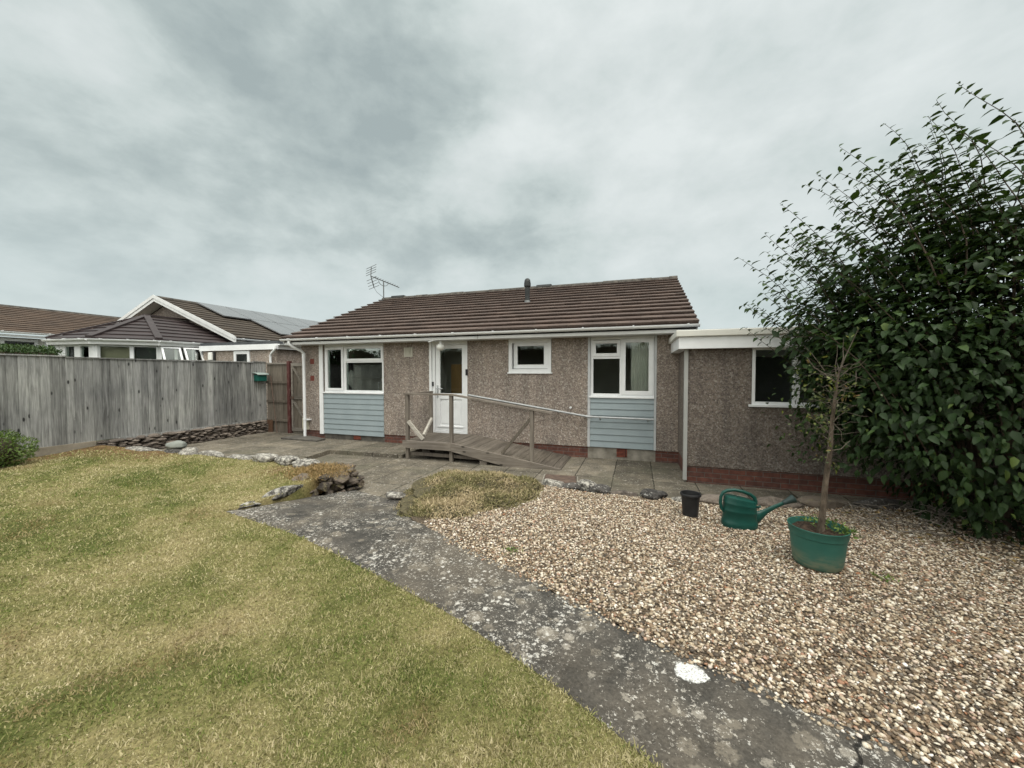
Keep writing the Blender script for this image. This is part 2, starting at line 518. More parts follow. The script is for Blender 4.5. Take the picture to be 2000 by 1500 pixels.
def m_lawn_base():
    m, N, p, co, out = new_mat('lawn_turf')
    a = N.noise(co, 1.1, 5.0, 0.6, 0.4)
    b = N.noise(co, 40.0, 4.0, 0.7)
    c = N.ramp(a, [(0.36, (0.090, 0.105, 0.030)), (0.5, (0.190, 0.178, 0.070)), (0.64, (0.28, 0.235, 0.115))])
    ps = N.n('ShaderNodeSeparateXYZ', {0: co})
    dry = N.math('ADD', N.math('MULTIPLY', N.smooth(ps.outputs[1], 3.7, 4.3), N.math('ADD', N.smooth(ps.outputs[0], -7.2, -8.2), N.smooth(ps.outputs[0], -5.6, -5.0))), N.smooth(ps.outputs[0], -9.3, -9.8), clamp=True)
    c = N.mix(N.math('MULTIPLY', dry, 0.85), c, N.ramp(N.noise(co, 6.0, 5.0), [(0.35, (0.12, 0.068, 0.034)), (0.65, (0.26, 0.165, 0.085))]))
    c = N.mix(1.0, c, N.ramp(b, [(0.3, (0.45, 0.45, 0.45)), (0.7, (1.2, 1.2, 1.2))]), 'MULTIPLY')
    N.put(p, 'Base Color', c)
    p.inputs['Roughness'].default_value = 0.95
    p.inputs['Specular IOR Level'].default_value = 0.1
    bump(N, p, b, 0.02)
    return m


def m_grass():
    """mown summer grass: green patches and straw-dry patches"""
    m, N, p, co, out = new_mat('dry_grass')
    at = N.n('ShaderNodeAttribute', attribute_name='rnd').outputs['Fac']
    a = N.noise(co, 1.15, 6.0, 0.66, 0.5)
    b = N.noise(N.n('ShaderNodeMapping', {'Vector': co, 'Location': (5, 2, 0)}).outputs[0], 5.5, 5.0, 0.7)
    f = N.math('ADD', N.math('ADD', N.math('MULTIPLY', a, 0.52), N.math('MULTIPLY', b, 0.48)), N.math('MULTIPLY', N.math('SUBTRACT', at, 0.5), 0.30))
    c = N.ramp(f, [(0.28, (0.090, 0.150, 0.026)), (0.38, (0.190, 0.225, 0.062)), (0.46, (0.320, 0.305, 0.128)), (0.56, (0.48, 0.425, 0.235)), (0.72, (0.66, 0.58, 0.38))])
    # brown worn patches
    w = N.noise(N.n('ShaderNodeMapping', {'Vector': co, 'Location': (1.3, 7.1, 0)}).outputs[0], 1.6, 4.0, 0.6)
    c = N.mix(N.smooth(w, 0.54, 0.70, 0.0, 0.6), c, (0.27, 0.18, 0.09))
    N.put(p, 'Base Color', c)
    p.inputs['Roughness'].default_value = 0.7
    p.inputs['Specular IOR Level'].default_value = 0.2
    tl = N.n('ShaderNodeBsdfTranslucent', {'Color': c})
    N.put(out, 0, N.n('ShaderNodeMixShader', {0: 0.25, 1: p.outputs[0], 2: tl}))
    return m


def m_pebble():
    m, N, p, co, out = new_mat('gravel_pebbles')
    at = N.n('ShaderNodeAttribute', attribute_name='rnd').outputs['Fac']
    c = N.ramp(at, [(0.0, (0.050, 0.042, 0.034)), (0.10, (0.110, 0.080, 0.054)), (0.22, (0.20, 0.138, 0.086)), (0.34, (0.29, 0.212, 0.138)), (0.46, (0.15, 0.132, 0.110)), (0.58, (0.37, 0.290, 0.195)), (0.72, (0.50, 0.425, 0.32)), (0.86, (0.74, 0.685, 0.58)), (0.95, (0.29, 0.135, 0.070)), (1.0, (0.85, 0.82, 0.76))])
    nz = N.noise(co, 130.0, 3.0)
    c = N.mix(1.0, c, N.ramp(nz, [(0.3, (0.78, 0.76, 0.74)), (0.7, (1.14, 1.14, 1.14))]), 'MULTIPLY')
    N.put(p, 'Base Color', c)
    p.inputs['Roughness'].default_value = 0.6
    return m


def m_stone(name, dark, mid, lichen, lo=0.52, hi=0.66, sc=9.0):
    m, N, p, co, out = new_mat(name)
    at = N.n('ShaderNodeAttribute', attribute_name='rnd').outputs['Fac']
    a = N.noise(co, sc, 7.0, 0.68)
    b = N.noise(N.n('ShaderNodeMapping', {'Vector': co, 'Location': (3, 9, 4)}).outputs[0], sc * 1.7, 6.0, 0.7)
    c = N.ramp(N.math('ADD', a, N.math('MULTIPLY', N.math('SUBTRACT', at, 0.5), 0.35)), [(0.3, dark), (0.65, mid)])
    c = N.mix(N.smooth(b, lo, hi, 0.0, 0.9), c, lichen)
    N.put(p, 'Base Color', c)
    p.inputs['Roughness'].default_value = 0.9
    bump(N, p, N.math('ADD', a, b), 0.03, 0.9)
    return m


WHITE = m_white()
CREAM = m_white('aged_white_paint', (0.62, 0.61, 0.56), 0.55)
DULLWHITE = m_white('weathered_white_paint', (0.66, 0.665, 0.66), 0.5)
DASH = m_pebbledash('brown_pebbledash', 1.10)
DASH2 = m_pebbledash('darker_pebbledash', 0.66)  # darker copy; paints the shrub's shade into the extension wall
DASH3 = m_pebbledash('pale_pebbledash', 1.15)
BRICK = m_brick('red_brick', (0.150, 0.060, 0.044), (0.100, 0.046, 0.037), (0.135, 0.112, 0.098))
AIRBRICK = m_brick('terracotta_airbrick', (0.26, 0.070, 0.042), (0.20, 0.055, 0.036), (0.025, 0.015, 0.012), size=(0.30, 0.026), off=0.0)
CONC = simple('grey_concrete', (0.16, 0.145, 0.12), (0.30, 0.275, 0.235), 6.0, 0.9, 0.006)
DARKCONC = simple('damp_concrete', (0.055, 0.05, 0.044), (0.12, 0.11, 0.095), 7.0, 0.9, 0.006)
TILE = m_tiles('brown_roof_tiles', (0.090, 0.064, 0.054), (0.110, 0.081, 0.069), (0.22, 0.20, 0.17))
TILE_EDGE = m_tiles('tile_edges', (0.085, 0.060, 0.052), (0.105, 0.078, 0.066), (0.12, 0.11, 0.09))
TILE_N = m_tiles('neighbour_roof_tiles', (0.054, 0.042, 0.032), (0.070, 0.056, 0.042), (0.15, 0.13, 0.09))
TILE_F = m_tiles('far_roof_tiles', (0.078, 0.053, 0.038), (0.095, 0.067, 0.048), (0.16, 0.13, 0.09))
TILE_C = simple('plum_metal_tiles', (0.030, 0.021, 0.021), (0.044, 0.031, 0.031), 3.0, 0.5)
RIDGE = simple('mossy_ridge_tiles', (0.032, 0.029, 0.026), (0.105, 0.094, 0.080), 7.0, 0.9, 0.01)
CLAD = simple('pale_blue_cladding', (0.250, 0.298, 0.318), (0.285, 0.335, 0.355), 3.0, 0.42)
GLASS = m_glass()
INTER = simple('room_plaster', (0.42, 0.42, 0.39), (0.50, 0.50, 0.47), 2.0, 0.9)
DARKIN = simple('dark_kitchen_units', (0.055, 0.06, 0.062), (0.085, 0.09, 0.092), 2.0, 0.6)
FENCE_W = m_wood('weathered_fence_boards', (0.092, 0.092, 0.088), (0.235, 0.236, 0.228), (0.42, 0.42, 0.404))
RAMP_W = m_wood('weathered_deck_timber', (0.060, 0.050, 0.040), (0.120, 0.102, 0.084), (0.185, 0.160, 0.134), axis=1, knots=False)
RAIL_W = m_wood('weathered_rail_timber', (0.110, 0.092, 0.076), (0.185, 0.160, 0.135), (0.275, 0.242, 0.208), axis=0, knots=True)
POST_W = m_wood('weathered_post_timber', (0.100, 0.084, 0.070), (0.175, 0.152, 0.128), (0.25, 0.22, 0.188), axis=2, knots=False)
PALE_W = m_wood('bleached_offcut_timber', (0.30, 0.27, 0.23), (0.43, 0.40, 0.35), (0.54, 0.51, 0.46), axis=0, knots=False)
GATE_W = m_wood('dark_gate_boards', (0.070, 0.058, 0.046), (0.135, 0.115, 0.093), (0.200, 0.175, 0.145), axis=2)
GATE_RAIL = m_wood('grey_gate_rails', (0.12, 0.105, 0.088), (0.20, 0.18, 0.155), (0.29, 0.265, 0.235), axis=0, knots=False)
REDPAINT = simple('flaking_red_paint', (0.075, 0.020, 0.018), (0.16, 0.095, 0.080), 18.0, 0.7, 0.004, (1, 1, 0.25), lo=0.5, hi=0.7)
RUST = simple('rusty_iron', (0.060, 0.042, 0.034), (0.125, 0.085, 0.065), 12.0, 0.8, 0.004)
STEEL = simple('galvanised_tube', (0.36, 0.37, 0.38), (0.50, 0.51, 0.52), 9.0, 0.5, metal=0.4)
GREYMETAL = simple('dull_grey_metal', (0.10, 0.105, 0.105), (0.17, 0.175, 0.175), 6.0, 0.5, metal=0.3)
FLUE = simple('dark_grey_flue', (0.016, 0.018, 0.018), (0.034, 0.037, 0.037), 6.0, 0.6)
BLACK = simple('black_plastic', (0.012, 0.012, 0.013), (0.022, 0.022, 0.024), 6.0, 0.5)
CANGREEN = simple('bottle_green_plastic', (0.004, 0.046, 0.036), (0.008, 0.062, 0.049), 5.0, 0.42)
CANDARK = simple('dark_rose_plastic', (0.010, 0.026, 0.024), (0.022, 0.040, 0.038), 8.0, 0.5)
TEAL = simple('green_box_paint', (0.006, 0.075, 0.058), (0.012, 0.10, 0.08), 8.0, 0.4)
SOIL = simple('dark_soil', (0.018, 0.011, 0.007), (0.060, 0.036, 0.022), 30.0, 0.95, 0.03)
GROUND = simple('garden_soil', (0.050, 0.040, 0.026), (0.11, 0.088, 0.058), 5.0, 0.95, 0.02)
FARGROUND = simple('far_grassland', (0.060, 0.075, 0.030), (0.11, 0.11, 0.055), 0.2, 0.95)
GRAVELBASE = simple('gravel_base', (0.045, 0.034, 0.023), (0.16, 0.12, 0.082), 70.0, 0.95, 0.02)
BARK = simple('rough_tan_bark', (0.050, 0.037, 0.026), (0.150, 0.118, 0.088), 34.0, 0.95, 0.012, (1, 1, 0.4))
TWIG = simple('grey_twig_bark', (0.14, 0.12, 0.10), (0.27, 0.24, 0.205), 20.0, 0.9)
STEMS = simple('dark_stem_bark', (0.035, 0.026, 0.018), (0.085, 0.062, 0.044), 14.0, 0.9)
FELT = simple('dark_roof_felt', (0.045, 0.05, 0.055), (0.075, 0.08, 0.085), 4.0, 0.8)
SOLAR = simple('solar_glass', (0.15, 0.153, 0.158), (0.17, 0.173, 0.177), 2.0, 0.22, spec=0.9)
CURTAIN = simple('pale_curtain', (0.62, 0.63, 0.58), (0.76, 0.76, 0.71), 3.0, 0.9)
BROWNDOOR = simple('varnished_inner_door', (0.30, 0.175, 0.068), (0.38, 0.235, 0.10), 4.0, 0.5, stretch=(1, 1, 0.15))
BLIND = simple('cream_blind', (0.42, 0.40, 0.29), (0.50, 0.47, 0.35), 3.0, 0.8)
LAMPGLASS = m_white('opal_globe', (0.78, 0.78, 0.74), 0.25)
WALLSTONE = m_stone('dry_wall_slate', (0.055, 0.045, 0.038), (0.22, 0.182, 0.152), (0.50, 0.48, 0.43), 0.62, 0.72, 12.0)
PALESTONE = m_stone('lichen_stone', (0.050, 0.046, 0.042), (0.20, 0.185, 0.165), (0.50, 0.475, 0.42), 0.44, 0.62, 11.0)
DARKSTONE = m_stone('dark_speckled_stone', (0.030, 0.028, 0.027), (0.105, 0.096, 0.088), (0.56, 0.55, 0.52), 0.58, 0.66, 14.0)
MOSSSTONE = m_stone('mossy_stone', (0.040, 0.033, 0.028), (0.155, 0.125, 0.100), (0.21, 0.18, 0.095), 0.52, 0.68, 10.0)
SMOOTHSTONE = simple('smooth_grey_boulder', (0.17, 0.182, 0.165), (0.26, 0.272, 0.248), 5.0, 0.7, 0.004)
PATHM, PATIO, LAWNM, GRASSM, PEBM = m_concrete_path(), m_patio(), m_lawn_base(), m_grass(), m_pebble()
BUSHLEAF = m_leaf('dark_shrub_leaves', [(0.0, (0.010, 0.020, 0.006)), (0.45, (0.021, 0.043, 0.013)), (0.8, (0.042, 0.076, 0.022)), (1.0, (0.090, 0.128, 0.032))], 0.52, 0.16, 0.22)
SHRUBLEAF = m_leaf('bright_shrub_leaves', [(0.0, (0.042, 0.080, 0.014)), (0.6, (0.105, 0.165, 0.030)), (1.0, (0.17, 0.235, 0.05))], 0.6, 0.15)
HEDGELEAF = m_leaf('hedge_leaves', [(0.0, (0.014, 0.036, 0.010)), (0.6, (0.038, 0.075, 0.018)), (1.0, (0.075, 0.120, 0.03))], 0.6, 0.1)
CLUMPLEAF = m_leaf('dry_creeper_leaves', [(0.0, (0.075, 0.058, 0.028)), (0.25, (0.150, 0.145, 0.056)), (0.50, (0.255, 0.220, 0.108)), (0.75, (0.37, 0.295, 0.170)), (1.0, (0.50, 0.40, 0.26))], 0.8, 0.1)
ORANGEGRASS = m_leaf('orange_dead_grass', [(0.0, (0.085, 0.075, 0.025)), (0.4, (0.20, 0.145, 0.055)), (0.7, (0.36, 0.235, 0.105)), (1.0, (0.47, 0.34, 0.18))], 0.8, 0.1)
YELLOWLEAF = m_leaf('yellow_green_leaves', [(0.0, (0.035, 0.050, 0.014)), (0.55, (0.075, 0.090, 0.022)), (0.8, (0.15, 0.17, 0.03)), (1.0, (0.13, 0.075, 0.03))], 0.5, 0.25)


# ------------------------------------------------------------------ ground
def lerp(a, b, t): return a + (b - a) * t
def sstep(t): t = np.clip(t, 0, 1); return t * t * (3 - 2 * t)


def vnoise(x, y, seed=0):
    """smooth value noise in numpy"""
    x = np.asarray(x, float); y = np.asarray(y, float)
    xi, yi = np.floor(x).astype(int), np.floor(y).astype(int)
    fx, fy = sstep(x - xi), sstep(y - yi)
    def h(i, j):
        n = (i * 374761393 + j * 668265263 + seed * 974711) & 0x7fffffff
        n = ((n ^ (n >> 13)) * 1274126177) & 0x7fffffff
        return ((n ^ (n >> 16)) & 0xffff) / 65535.0
    return lerp(lerp(h(xi, yi), h(xi + 1, yi), fx), lerp(h(xi, yi + 1), h(xi + 1, yi + 1), fx), fy)


PATH_L = [(6.0, -1.6), (3.0, -0.1), (1.2, 0.83), (0.06, 1.49), (-0.314, 1.705), (-0.608, 1.84), (-1.12, 2.07), (-2.02, 2.356), (-2.94, 2.63), (-4.24, 2.86), (-4.10, 3.05), (-4.02, 3.80), (-3.93, 4.50)]
PATH_R = [(6.8, -0.9), (4.0, 0.55), (2.2, 1.35), (1.095, 1.835), (0.60, 2.037), (0.16, 2.212), (-0.35, 2.434), (-0.90, 2.727), (-1.65, 3.054), (-2.24, 3.38), (-2.48, 3.70), (-2.75, 3.95), (-2.98, 4.16)]
FAR_EDGE = [(-2.60, 5.40), (-1.30, 5.24), (-0.60, 5.10), (0.05, 5.12), (0.94, 5.18), (1.80, 5.36), (2.65, 5.58), (4.0, 5.75), (8.0, 5.8)]
LAWN_R = [(-4.30, 4.56), (-4.20, 3.95), (-4.12, 3.07)] + [(-4.25, 2.86)] + PATH_L[8::-1] + [(8.0, -8.0)]


def path_z(x, y):
    x = np.asarray(x, float); y = np.asarray(y, float)
    ramp = 0.215 * np.clip((y - 2.95) / 1.55, 0, 1) ** 1.15 * sstep((-2.1 - x) / 0.45)
    return 0.200 - ramp


def lawn_z(x, y):
    return 0.222 + 0.022 * (vnoise(np.asarray(x) * 0.8, np.asarray(y) * 0.8, 3) - 0.5) + 0.05 * sstep((np.asarray(y) - 3.6) / 1.0) * sstep((-3.6 - np.asarray(x)) / 1.0)


def gravel_z(x, y):
    x = np.asarray(x, float); y = np.asarray(y, float)
    R = np.array(PATH_R[1:])[::-1]
    yp = np.interp(x, R[:, 0], R[:, 1])
    A = np.array(FAR_EDGE)
    yf = np.interp(x, A[:, 0], A[:, 1])
    t = np.clip((y - yp) / np.maximum(yf - yp, 0.3), 0, 1)
    edge = path_z(x, yp) - 0.010
    return lerp(edge, 0.105, sstep(t * 1.1)) + 0.016 * (vnoise(x * 2.3, y * 2.3, 9) - 0.5)


def resample(poly, n):
    P = np.array(poly, float)
    d = np.r_[0, np.cumsum(np.hypot(*np.diff(P, axis=0).T))]
    t = np.linspace(0, d[-1], n)
    return np.c_[np.interp(t, d, P[:, 0]), np.interp(t, d, P[:, 1])]


def loft(name, A, B, zf, mat, nu, nv, jit=0.0, skirt=0.0, paired=False):
    if paired:
        k = np.linspace(0, len(A) - 1, nu)
        i = np.arange(len(A))
        a = np.c_[np.interp(k, i, [p[0] for p in A]), np.interp(k, i, [p[1] for p in A])]
        b = np.c_[np.interp(k, i, [p[0] for p in B]), np.interp(k, i, [p[1] for p in B])]
    else:
        a, b = resample(A, nu), resample(B, nu)
    if jit:
        for e, s in ((a, 21), (b, 22)):
            q = np.linspace(0, nu * 0.35, nu)
            e[:, 0] += jit * (vnoise(q, q * 0 + s) - 0.5); e[:, 1] += jit * (vnoise(q, q * 0 + s + 5) - 0.5)
    t = np.linspace(0, 1, nv)
    G = a[:, None, :] * (1 - t)[None, :, None] + b[:, None, :] * t[None, :, None]
    Z = zf(G[..., 0], G[..., 1])
    V = np.concatenate([G, Z[..., None]], -1)
    if skirt:
        lo0, lo1 = V[:, :1].copy(), V[:, -1:].copy()
        lo0[..., 2] -= skirt; lo1[..., 2] -= skirt
        V = np.concatenate([lo0, V, lo1], 1)
    m = V.shape[1]
    idx = np.arange(nu * m).reshape(nu, m)
    F = np.stack([idx[:-1, :-1], idx[1:, :-1], idx[1:, 1:], idx[:-1, 1:]], -1).reshape(-1, 4)
    o = mesh_np(name, V.reshape(-1, 3), F, mat, None, (0, 0, 0), smooth=True)
    return tag(o, kind='structure')


def in_poly(x, y, poly):
    P = np.array(poly, float)
    r = np.zeros(len(x), bool)
    j = len(P) - 1
    for i in range(len(P)):
        c = ((P[i, 1] > y) != (P[j, 1] > y)) & (x < (P[j, 0] - P[i, 0]) * (y - P[i, 1]) / (P[j, 1] - P[i, 1] + 1e-12) + P[i, 0])
        r ^= c
        j = i
    return r


g = MB().add([(-900, -900, -0.30), (900, -900, -0.30), (900, 900, -0.30), (-900, 900, -0.30)], [[0, 1, 2, 3]]).build('ground', FARGROUND, loc=(0, 0, -0.30))
tag(g, kind='structure')
# soil under the right-hand beds and round the gravel
loft('soil_bed', [(3.0, 5.74), (5.0, 5.80), (9.0, 5.85)], [(3.4, 1.0), (5.0, 0.25), (9.0, -1.6)], lambda x, y: 0.085 + 0.05 * vnoise(np.asarray(x) * 1.7, np.asarray(y) * 1.7, 4) - 0.10 * sstep((4.2 - np.asarray(x)) / 1.2), GROUND, 40, 40)
loft('concrete_path', PATH_L, PATH_R, lambda x, y: path_z(x, y) + 0.006 * (vnoise(np.asarray(x) * 4, np.asarray(y) * 4, 1) - 0.5), PATHM, 240, 30, 0.05, 0.15, paired=True)
loft('gravel_bed', FAR_EDGE, PATH_R[::-1], gravel_z, GRAVELBASE, 120, 60)
LAWN_A = [(-10.12, 4.56), (-10.12, 4.0), (-10.12, -8.0)]
loft('lawn', LAWN_A, LAWN_R, lawn_z, LAWNM, 160, 120, 0.0, 0.25)


def patio_z(x): return -0.075 + 0.055 * np.clip((np.asarray(x, float) + 6) / 6, 0, 1)


loft('patio', [(-10.3, 8.6), (-4.0, 8.6), (9.0, 8.6)], [(-10.3, 4.2), (-4.0, 4.0), (9.0, 4.8)], lambda x, y: patio_z(x), PATIO, 30, 8)
m = MB()
m.prism([(-10.12, 4.62, -0.15), (-6.10, 4.66, -0.15), (-6.42, 6.62, -0.15), (-4.60, 6.68, -0.15), (-4.60, 7.79, -0.15), (-8.55, 7.79, -0.15), (-8.55, 8.6, -0.15), (-10.12, 8.6, -0.15)], (0, 0, 0.165))
tag(m.build('paving_step', PATIO, loc=(0, 0, 0), bevel=0.008), kind='structure')

# ---- grass blades
def grass():
    n = 420000
    r = 0.9 + RS.rand(n * 2) ** 1.55 * 11.5
    th = RS.uniform(radians(-10), radians(128), n * 2)
    x, y = -np.sin(th) * r, np.cos(th) * r
    poly = [(-10.10, 4.50)] + [tuple(p) for p in LAWN_R[:-1]] + [(3.0, -6.0), (-10.10, -6.0)]
    # the turf thins out towards the dusty strip along the fence and the wall end
    k = in_poly(x + RS.normal(0, 0.016, len(x)), y + RS.normal(0, 0.016, len(x)), poly)
    thin = np.clip(1.25 - 1.25 * sstep((y - 4.05) / 0.5) * sstep((-7.4 - x) / 0.7) - 0.75 * sstep((y - 3.9) / 0.5) * sstep((x + 5.6) / 0.8) - 0.9 * sstep((-9.5 - x) / 0.5), 0.10, 1)
    k &= RS.rand(len(x)) < thin
    # ragged fringe that hangs a little over the path
    x, y, r = x[k][:n], y[k][:n], r[k][:n]
    n = len(x)
    z = lawn_z(x, y) - 0.004
    clump = vnoise(x * 14, y * 14, 31)
    L = RS.uniform(0.011, 0.024, n) * (0.6 + 0.8 * clump) * (1 + 0.05 * r)
    L = np.where(RS.rand(n) < 0.006, L * 2.2, L)
    wd = RS.uniform(0.0010, 0.0021, n) * (1 + 0.30 * r)
    a = RS.rand(n) * 2 * pi
    lean = RS.uniform(0.25, 1.35, n)
    la = RS.rand(n) * 2 * pi
    tip = np.c_[np.cos(la) * np.sin(lean) * L, np.sin(la) * np.sin(lean) * L, np.cos(lean) * L]
    base = np.c_[x, y, z]
    s = np.c_[np.cos(a) * wd, np.sin(a) * wd, np.zeros(n)]
    mid = base + tip * 0.55 + np.c_[np.zeros(n), np.zeros(n), L * 0.12]
    V = np.stack([base - s, base + s, mid + s * 0.8, base + tip, mid - s * 0.8], 1).reshape(-1, 3)
    F = np.arange(n * 5).reshape(n, 5)
    rnd = np.clip(RS.normal(0.5, 0.24, n), 0, 1)
    o = mesh_np('grass', V, F, GRASSM, None, (0, 0, 0), np.repeat(rnd, 5))
    tag(o, 'short dry mown grass, green and straw coloured, covering the lawn', 'grass', kind='stuff')


grass()

# ---- gravel
def pebbles():
    t = (1 + 5 ** 0.5) / 2
    ico = np.array([(-1, t, 0), (1, t, 0), (-1, -t, 0), (1, -t, 0), (0, -1, t), (0, 1, t), (0, -1, -t), (0, 1, -t), (t, 0, -1), (t, 0, 1), (-t, 0, -1), (-t, 0, 1)]) / math.sqrt(1 + t * t)
    fi = np.array([(0, 11, 5), (0, 5, 1), (0, 1, 7), (0, 7, 10), (0, 10, 11), (1, 5, 9), (5, 11, 4), (11, 10, 2), (10, 7, 6), (7, 1, 8), (3, 9, 4), (3, 4, 2), (3, 2, 6), (3, 6, 8), (3, 8, 9), (4, 9, 5), (2, 4, 11), (6, 2, 10), (8, 6, 7), (9, 8, 1)])
    n = 300000
    x = RS.uniform(-2.95, 5.2, n); y = RS.uniform(0.2, 5.8, n)
    poly = [tuple(p) for p in FAR_EDGE[:-1]] + [(5.0, 4.2), (5.0, 0.2)] + [tuple(p) for p in PATH_R[1:]]
    k = in_poly(x, y, poly)
    # nothing under the creeper, thinner under the big shrub
    k &= ~(x < -2.08 + 0.60 * np.clip(y - 3.6, 0, 1.3) + 0.16 * (vnoise(x * 5, y * 5, 44) - 0.5))
    k &= RS.rand(n) < np.clip(1.0 - 0.8 * sstep((x - 2.9 + (4.0 - y) * -0.5) / 1.0), 0.15, 1)
    x, y = x[k], y[k]
    n = len(x)
    # stray stones kicked on to the path edge
    ed = resample(PATH_R[1:9], 900)
    ed = ed + RS.normal(0, 0.022, ed.shape) + np.array([-0.012, -0.02])
    x = np.r_[x, ed[:, 0]]; y = np.r_[y, ed[:, 1]]
    n = len(x)
    z = gravel_z(x, y) + RS.uniform(-0.002, 0.010, n)
    z[-900:] = np.maximum(path_z(x[-900:], y[-900:]) + 0.003, z[-900:] - 0.004)
    s = np.exp(RS.normal(0, 0.30, n)) * 0.0074
    sc = np.c_[s * RS.uniform(0.9, 1.5, n), s * RS.uniform(0.75, 1.1, n), s * RS.uniform(0.45, 0.8, n)]
    P = ico[None] * (1 + RS.uniform(-0.24, 0.24, (n, 12, 1))) * sc[:, None, :]
    a = RS.rand(n) * 2 * pi
    tl = RS.normal(0, 0.28, n)
    ct, st_ = np.cos(tl)[:, None], np.sin(tl)[:, None]
    X, Y, Z = P[..., 0], P[..., 1], P[..., 2]
    Y, Z = Y * ct - Z * st_, Y * st_ + Z * ct
    ca, sa = np.cos(a)[:, None], np.sin(a)[:, None]
    X, Y = X * ca - Y * sa, X * sa + Y * ca
    V = np.stack([X + x[:, None], Y + y[:, None], Z + z[:, None]], -1).reshape(-1, 3)
    F = (fi[None] + (np.arange(n) * 12)[:, None, None]).reshape(-1, 3)
    o = mesh_np('gravel', V, F, PEBM, None, (0, 0, 0), np.repeat(RS.rand(n), 12), smooth=True)
    tag(o, 'loose golden brown and white gravel stones spread over the bed', 'gravel', kind='stuff')


pebbles()


# ------------------------------------------------------------------ roofs
def roof_plane(mb, a, b, up, w_len, gauge, thick, tile, jit=0.003, over=0.04, rng=random, nose=0.030):
    """tiled slope: a -> b along the eave, up = unit slope vector, w_len the slope length; single tiles in courses"""
    a, b, up = Vector(a), Vector(b), Vector(up).normalized()
    along = (b - a)
    L = along.length
    along.normalize()
    nrm = along.cross(up).normalized()
    if nrm.z < 0: nrm = -nrm
    rows = int(math.ceil(w_len / gauge - 1e-6))
    for i in range(rows):
        s0, s1 = i * gauge, min((i + 1) * gauge + over, w_len)
        if thick > 0.05:                                             # batten line set back under the tile noses
            mb.rv = 0.0
            def w(t, s, h): return a + along * t + up * s + nrm * h
            sb = s0 + 0.034
            hb = thick - (thick - 0.004) * 0.034 / (s1 - s0) - nose - 0.004
            mb.hexa([w(0.004, sb, -0.03), w(L - 0.004, sb, -0.03), w(L - 0.004, s1, -0.03), w(0.004, s1, -0.03), w(0.004, sb, hb), w(L - 0.004, sb, hb), w(L - 0.004, s1, 0.004 - nose - 0.004), w(0.004, s1, 0.004 - nose - 0.004)])
        n = max(1, int(round(L / tile)))
        tw = L / n
        offs = (i % 2) * tw * 0.5
        e = [0.0] + [min(L, offs + tw * k) for k in range(0 if offs else 1, n + 1)]
        e = sorted(set(round(q, 4) for q in e))
        if e[-1] < L - 1e-3: e.append(L)
        for k in range(len(e) - 1):
            t0, t1 = e[k] + 0.0015, e[k + 1] - 0.0015
            if t1 - t0 < 0.02: continue
            d = rng.uniform(-jit, jit)
            h0, h1 = thick + d, 0.004 + d * 0.3
            mb.rv = min(1, max(0, rng.gauss(0.5, 0.2)))
            def q(t, s, h): return a + along * t + up * s + nrm * h
            mb.hexa([q(t0, s0, h0 - nose), q(t1, s0, h0 - nose), q(t1, s1, h1 - nose), q(t0, s1, h1 - nose), q(t0, s0, h0), q(t1, s0, h0), q(t1, s1, h1), q(t0, s1, h1)])
    return mb


def gutter(mb, p, q, r=0.055, brackets=0.9, out=(0, -1)):
    """half-round gutter from p to q with bracket straps"""
    p, q = Vector(p), Vector(q)
    o = Vector((out[0], out[1], 0))
    n = 10
    prof = []
    for k in range(n + 1):
        t = pi + pi * k / n
        prof.append((cos(t) * r, sin(t) * r))
    for k in range(n, -1, -1):
        t = pi + pi * k / n
        prof.append((cos(t) * (r - 0.006), sin(t) * (r - 0.006)))
    poly = [p + o * x + Vector((0, 0, z)) for x, z in prof]
    mb.prism(poly, q - p)
    L = (q - p).length
    d = (q - p).normalized()
    s = 0.25
    while s < L:
        c = p + d * s
        poly = [c + o * (cos(pi + pi * k / n) * (r + 0.007)) + Vector((0, 0, sin(pi + pi * k / n) * (r + 0.007) + 0.004)) for k in range(n + 1)]
        poly += [c + o * (r + 0.007) + Vector((0, 0, 0.012)), c - o * (r + 0.007) + Vector((0, 0, 0.012))]
        mb.prism(poly, d * 0.028)
        s += brackets
    for c in (p, q - d * 0.008):
        poly = [c + o * (cos(pi + pi * k / n) * (r + 0.003)) + Vector((0, 0, sin(pi + pi * k / n) * (r + 0.003))) for k in range(n + 1)]
        mb.prism(poly, d * 0.008)


def win_frame(mb, x0, x1, z0, z1, y, w=0.05, d=0.06):
    """rectangular frame ring facing -Y, front face at y"""
    mb.box(x0, y, z0, x1, y + d, z0 + w)
    mb.box(x0, y, z1 - w, x1, y + d, z1)
    mb.box(x0, y, z0 + w, x0 + w, y + d, z1 - w)
    mb.box(x1 - w, y, z0 + w, x1, y + d, z1 - w)


def pane(x0, x1, z0, z1, y, parent):
    return MB().box(x0, y, z0, x1, y + 0.012, z1).build('pane', GLASS, parent)


# ------------------------------------------------------------------ the bungalow
H = thing('bungalow', 'brown pebbledash bungalow with brown tiled roof, white door and pale blue cladding', 'bungalow', (-3.8, 7.8, 0))
WY = 7.80
w = MB()
ZT = 2.43
for x0, x1 in ((-8.46, -7.73), (-5.88, -4.61), (-3.64, -2.66), (-1.71, -0.95), (0.345, 0.86)):
    w.box(x0, WY, 0.20, x1, WY + 0.26, ZT)
w.box(-2.66, WY, 0.20, -1.71, WY + 0.26, 1.70)                       # under the small window
w.box(-8.46, WY + 0.26, 0.20, -8.22, 15.0, ZT)                       # left flank
w.box(0.62, WY + 0.26, 0.20, 0.86, 15.0, ZT)
w.box(-8.46, 15.0, 0.0, 0.86, 15.25, ZT)
for x in (-8.46, 0.62):                                              # gable triangles
    w.prism([(x, 7.82, ZT), (x, 15.2, ZT), (x, 11.5, 4.20)], (0.24, 0, 0))
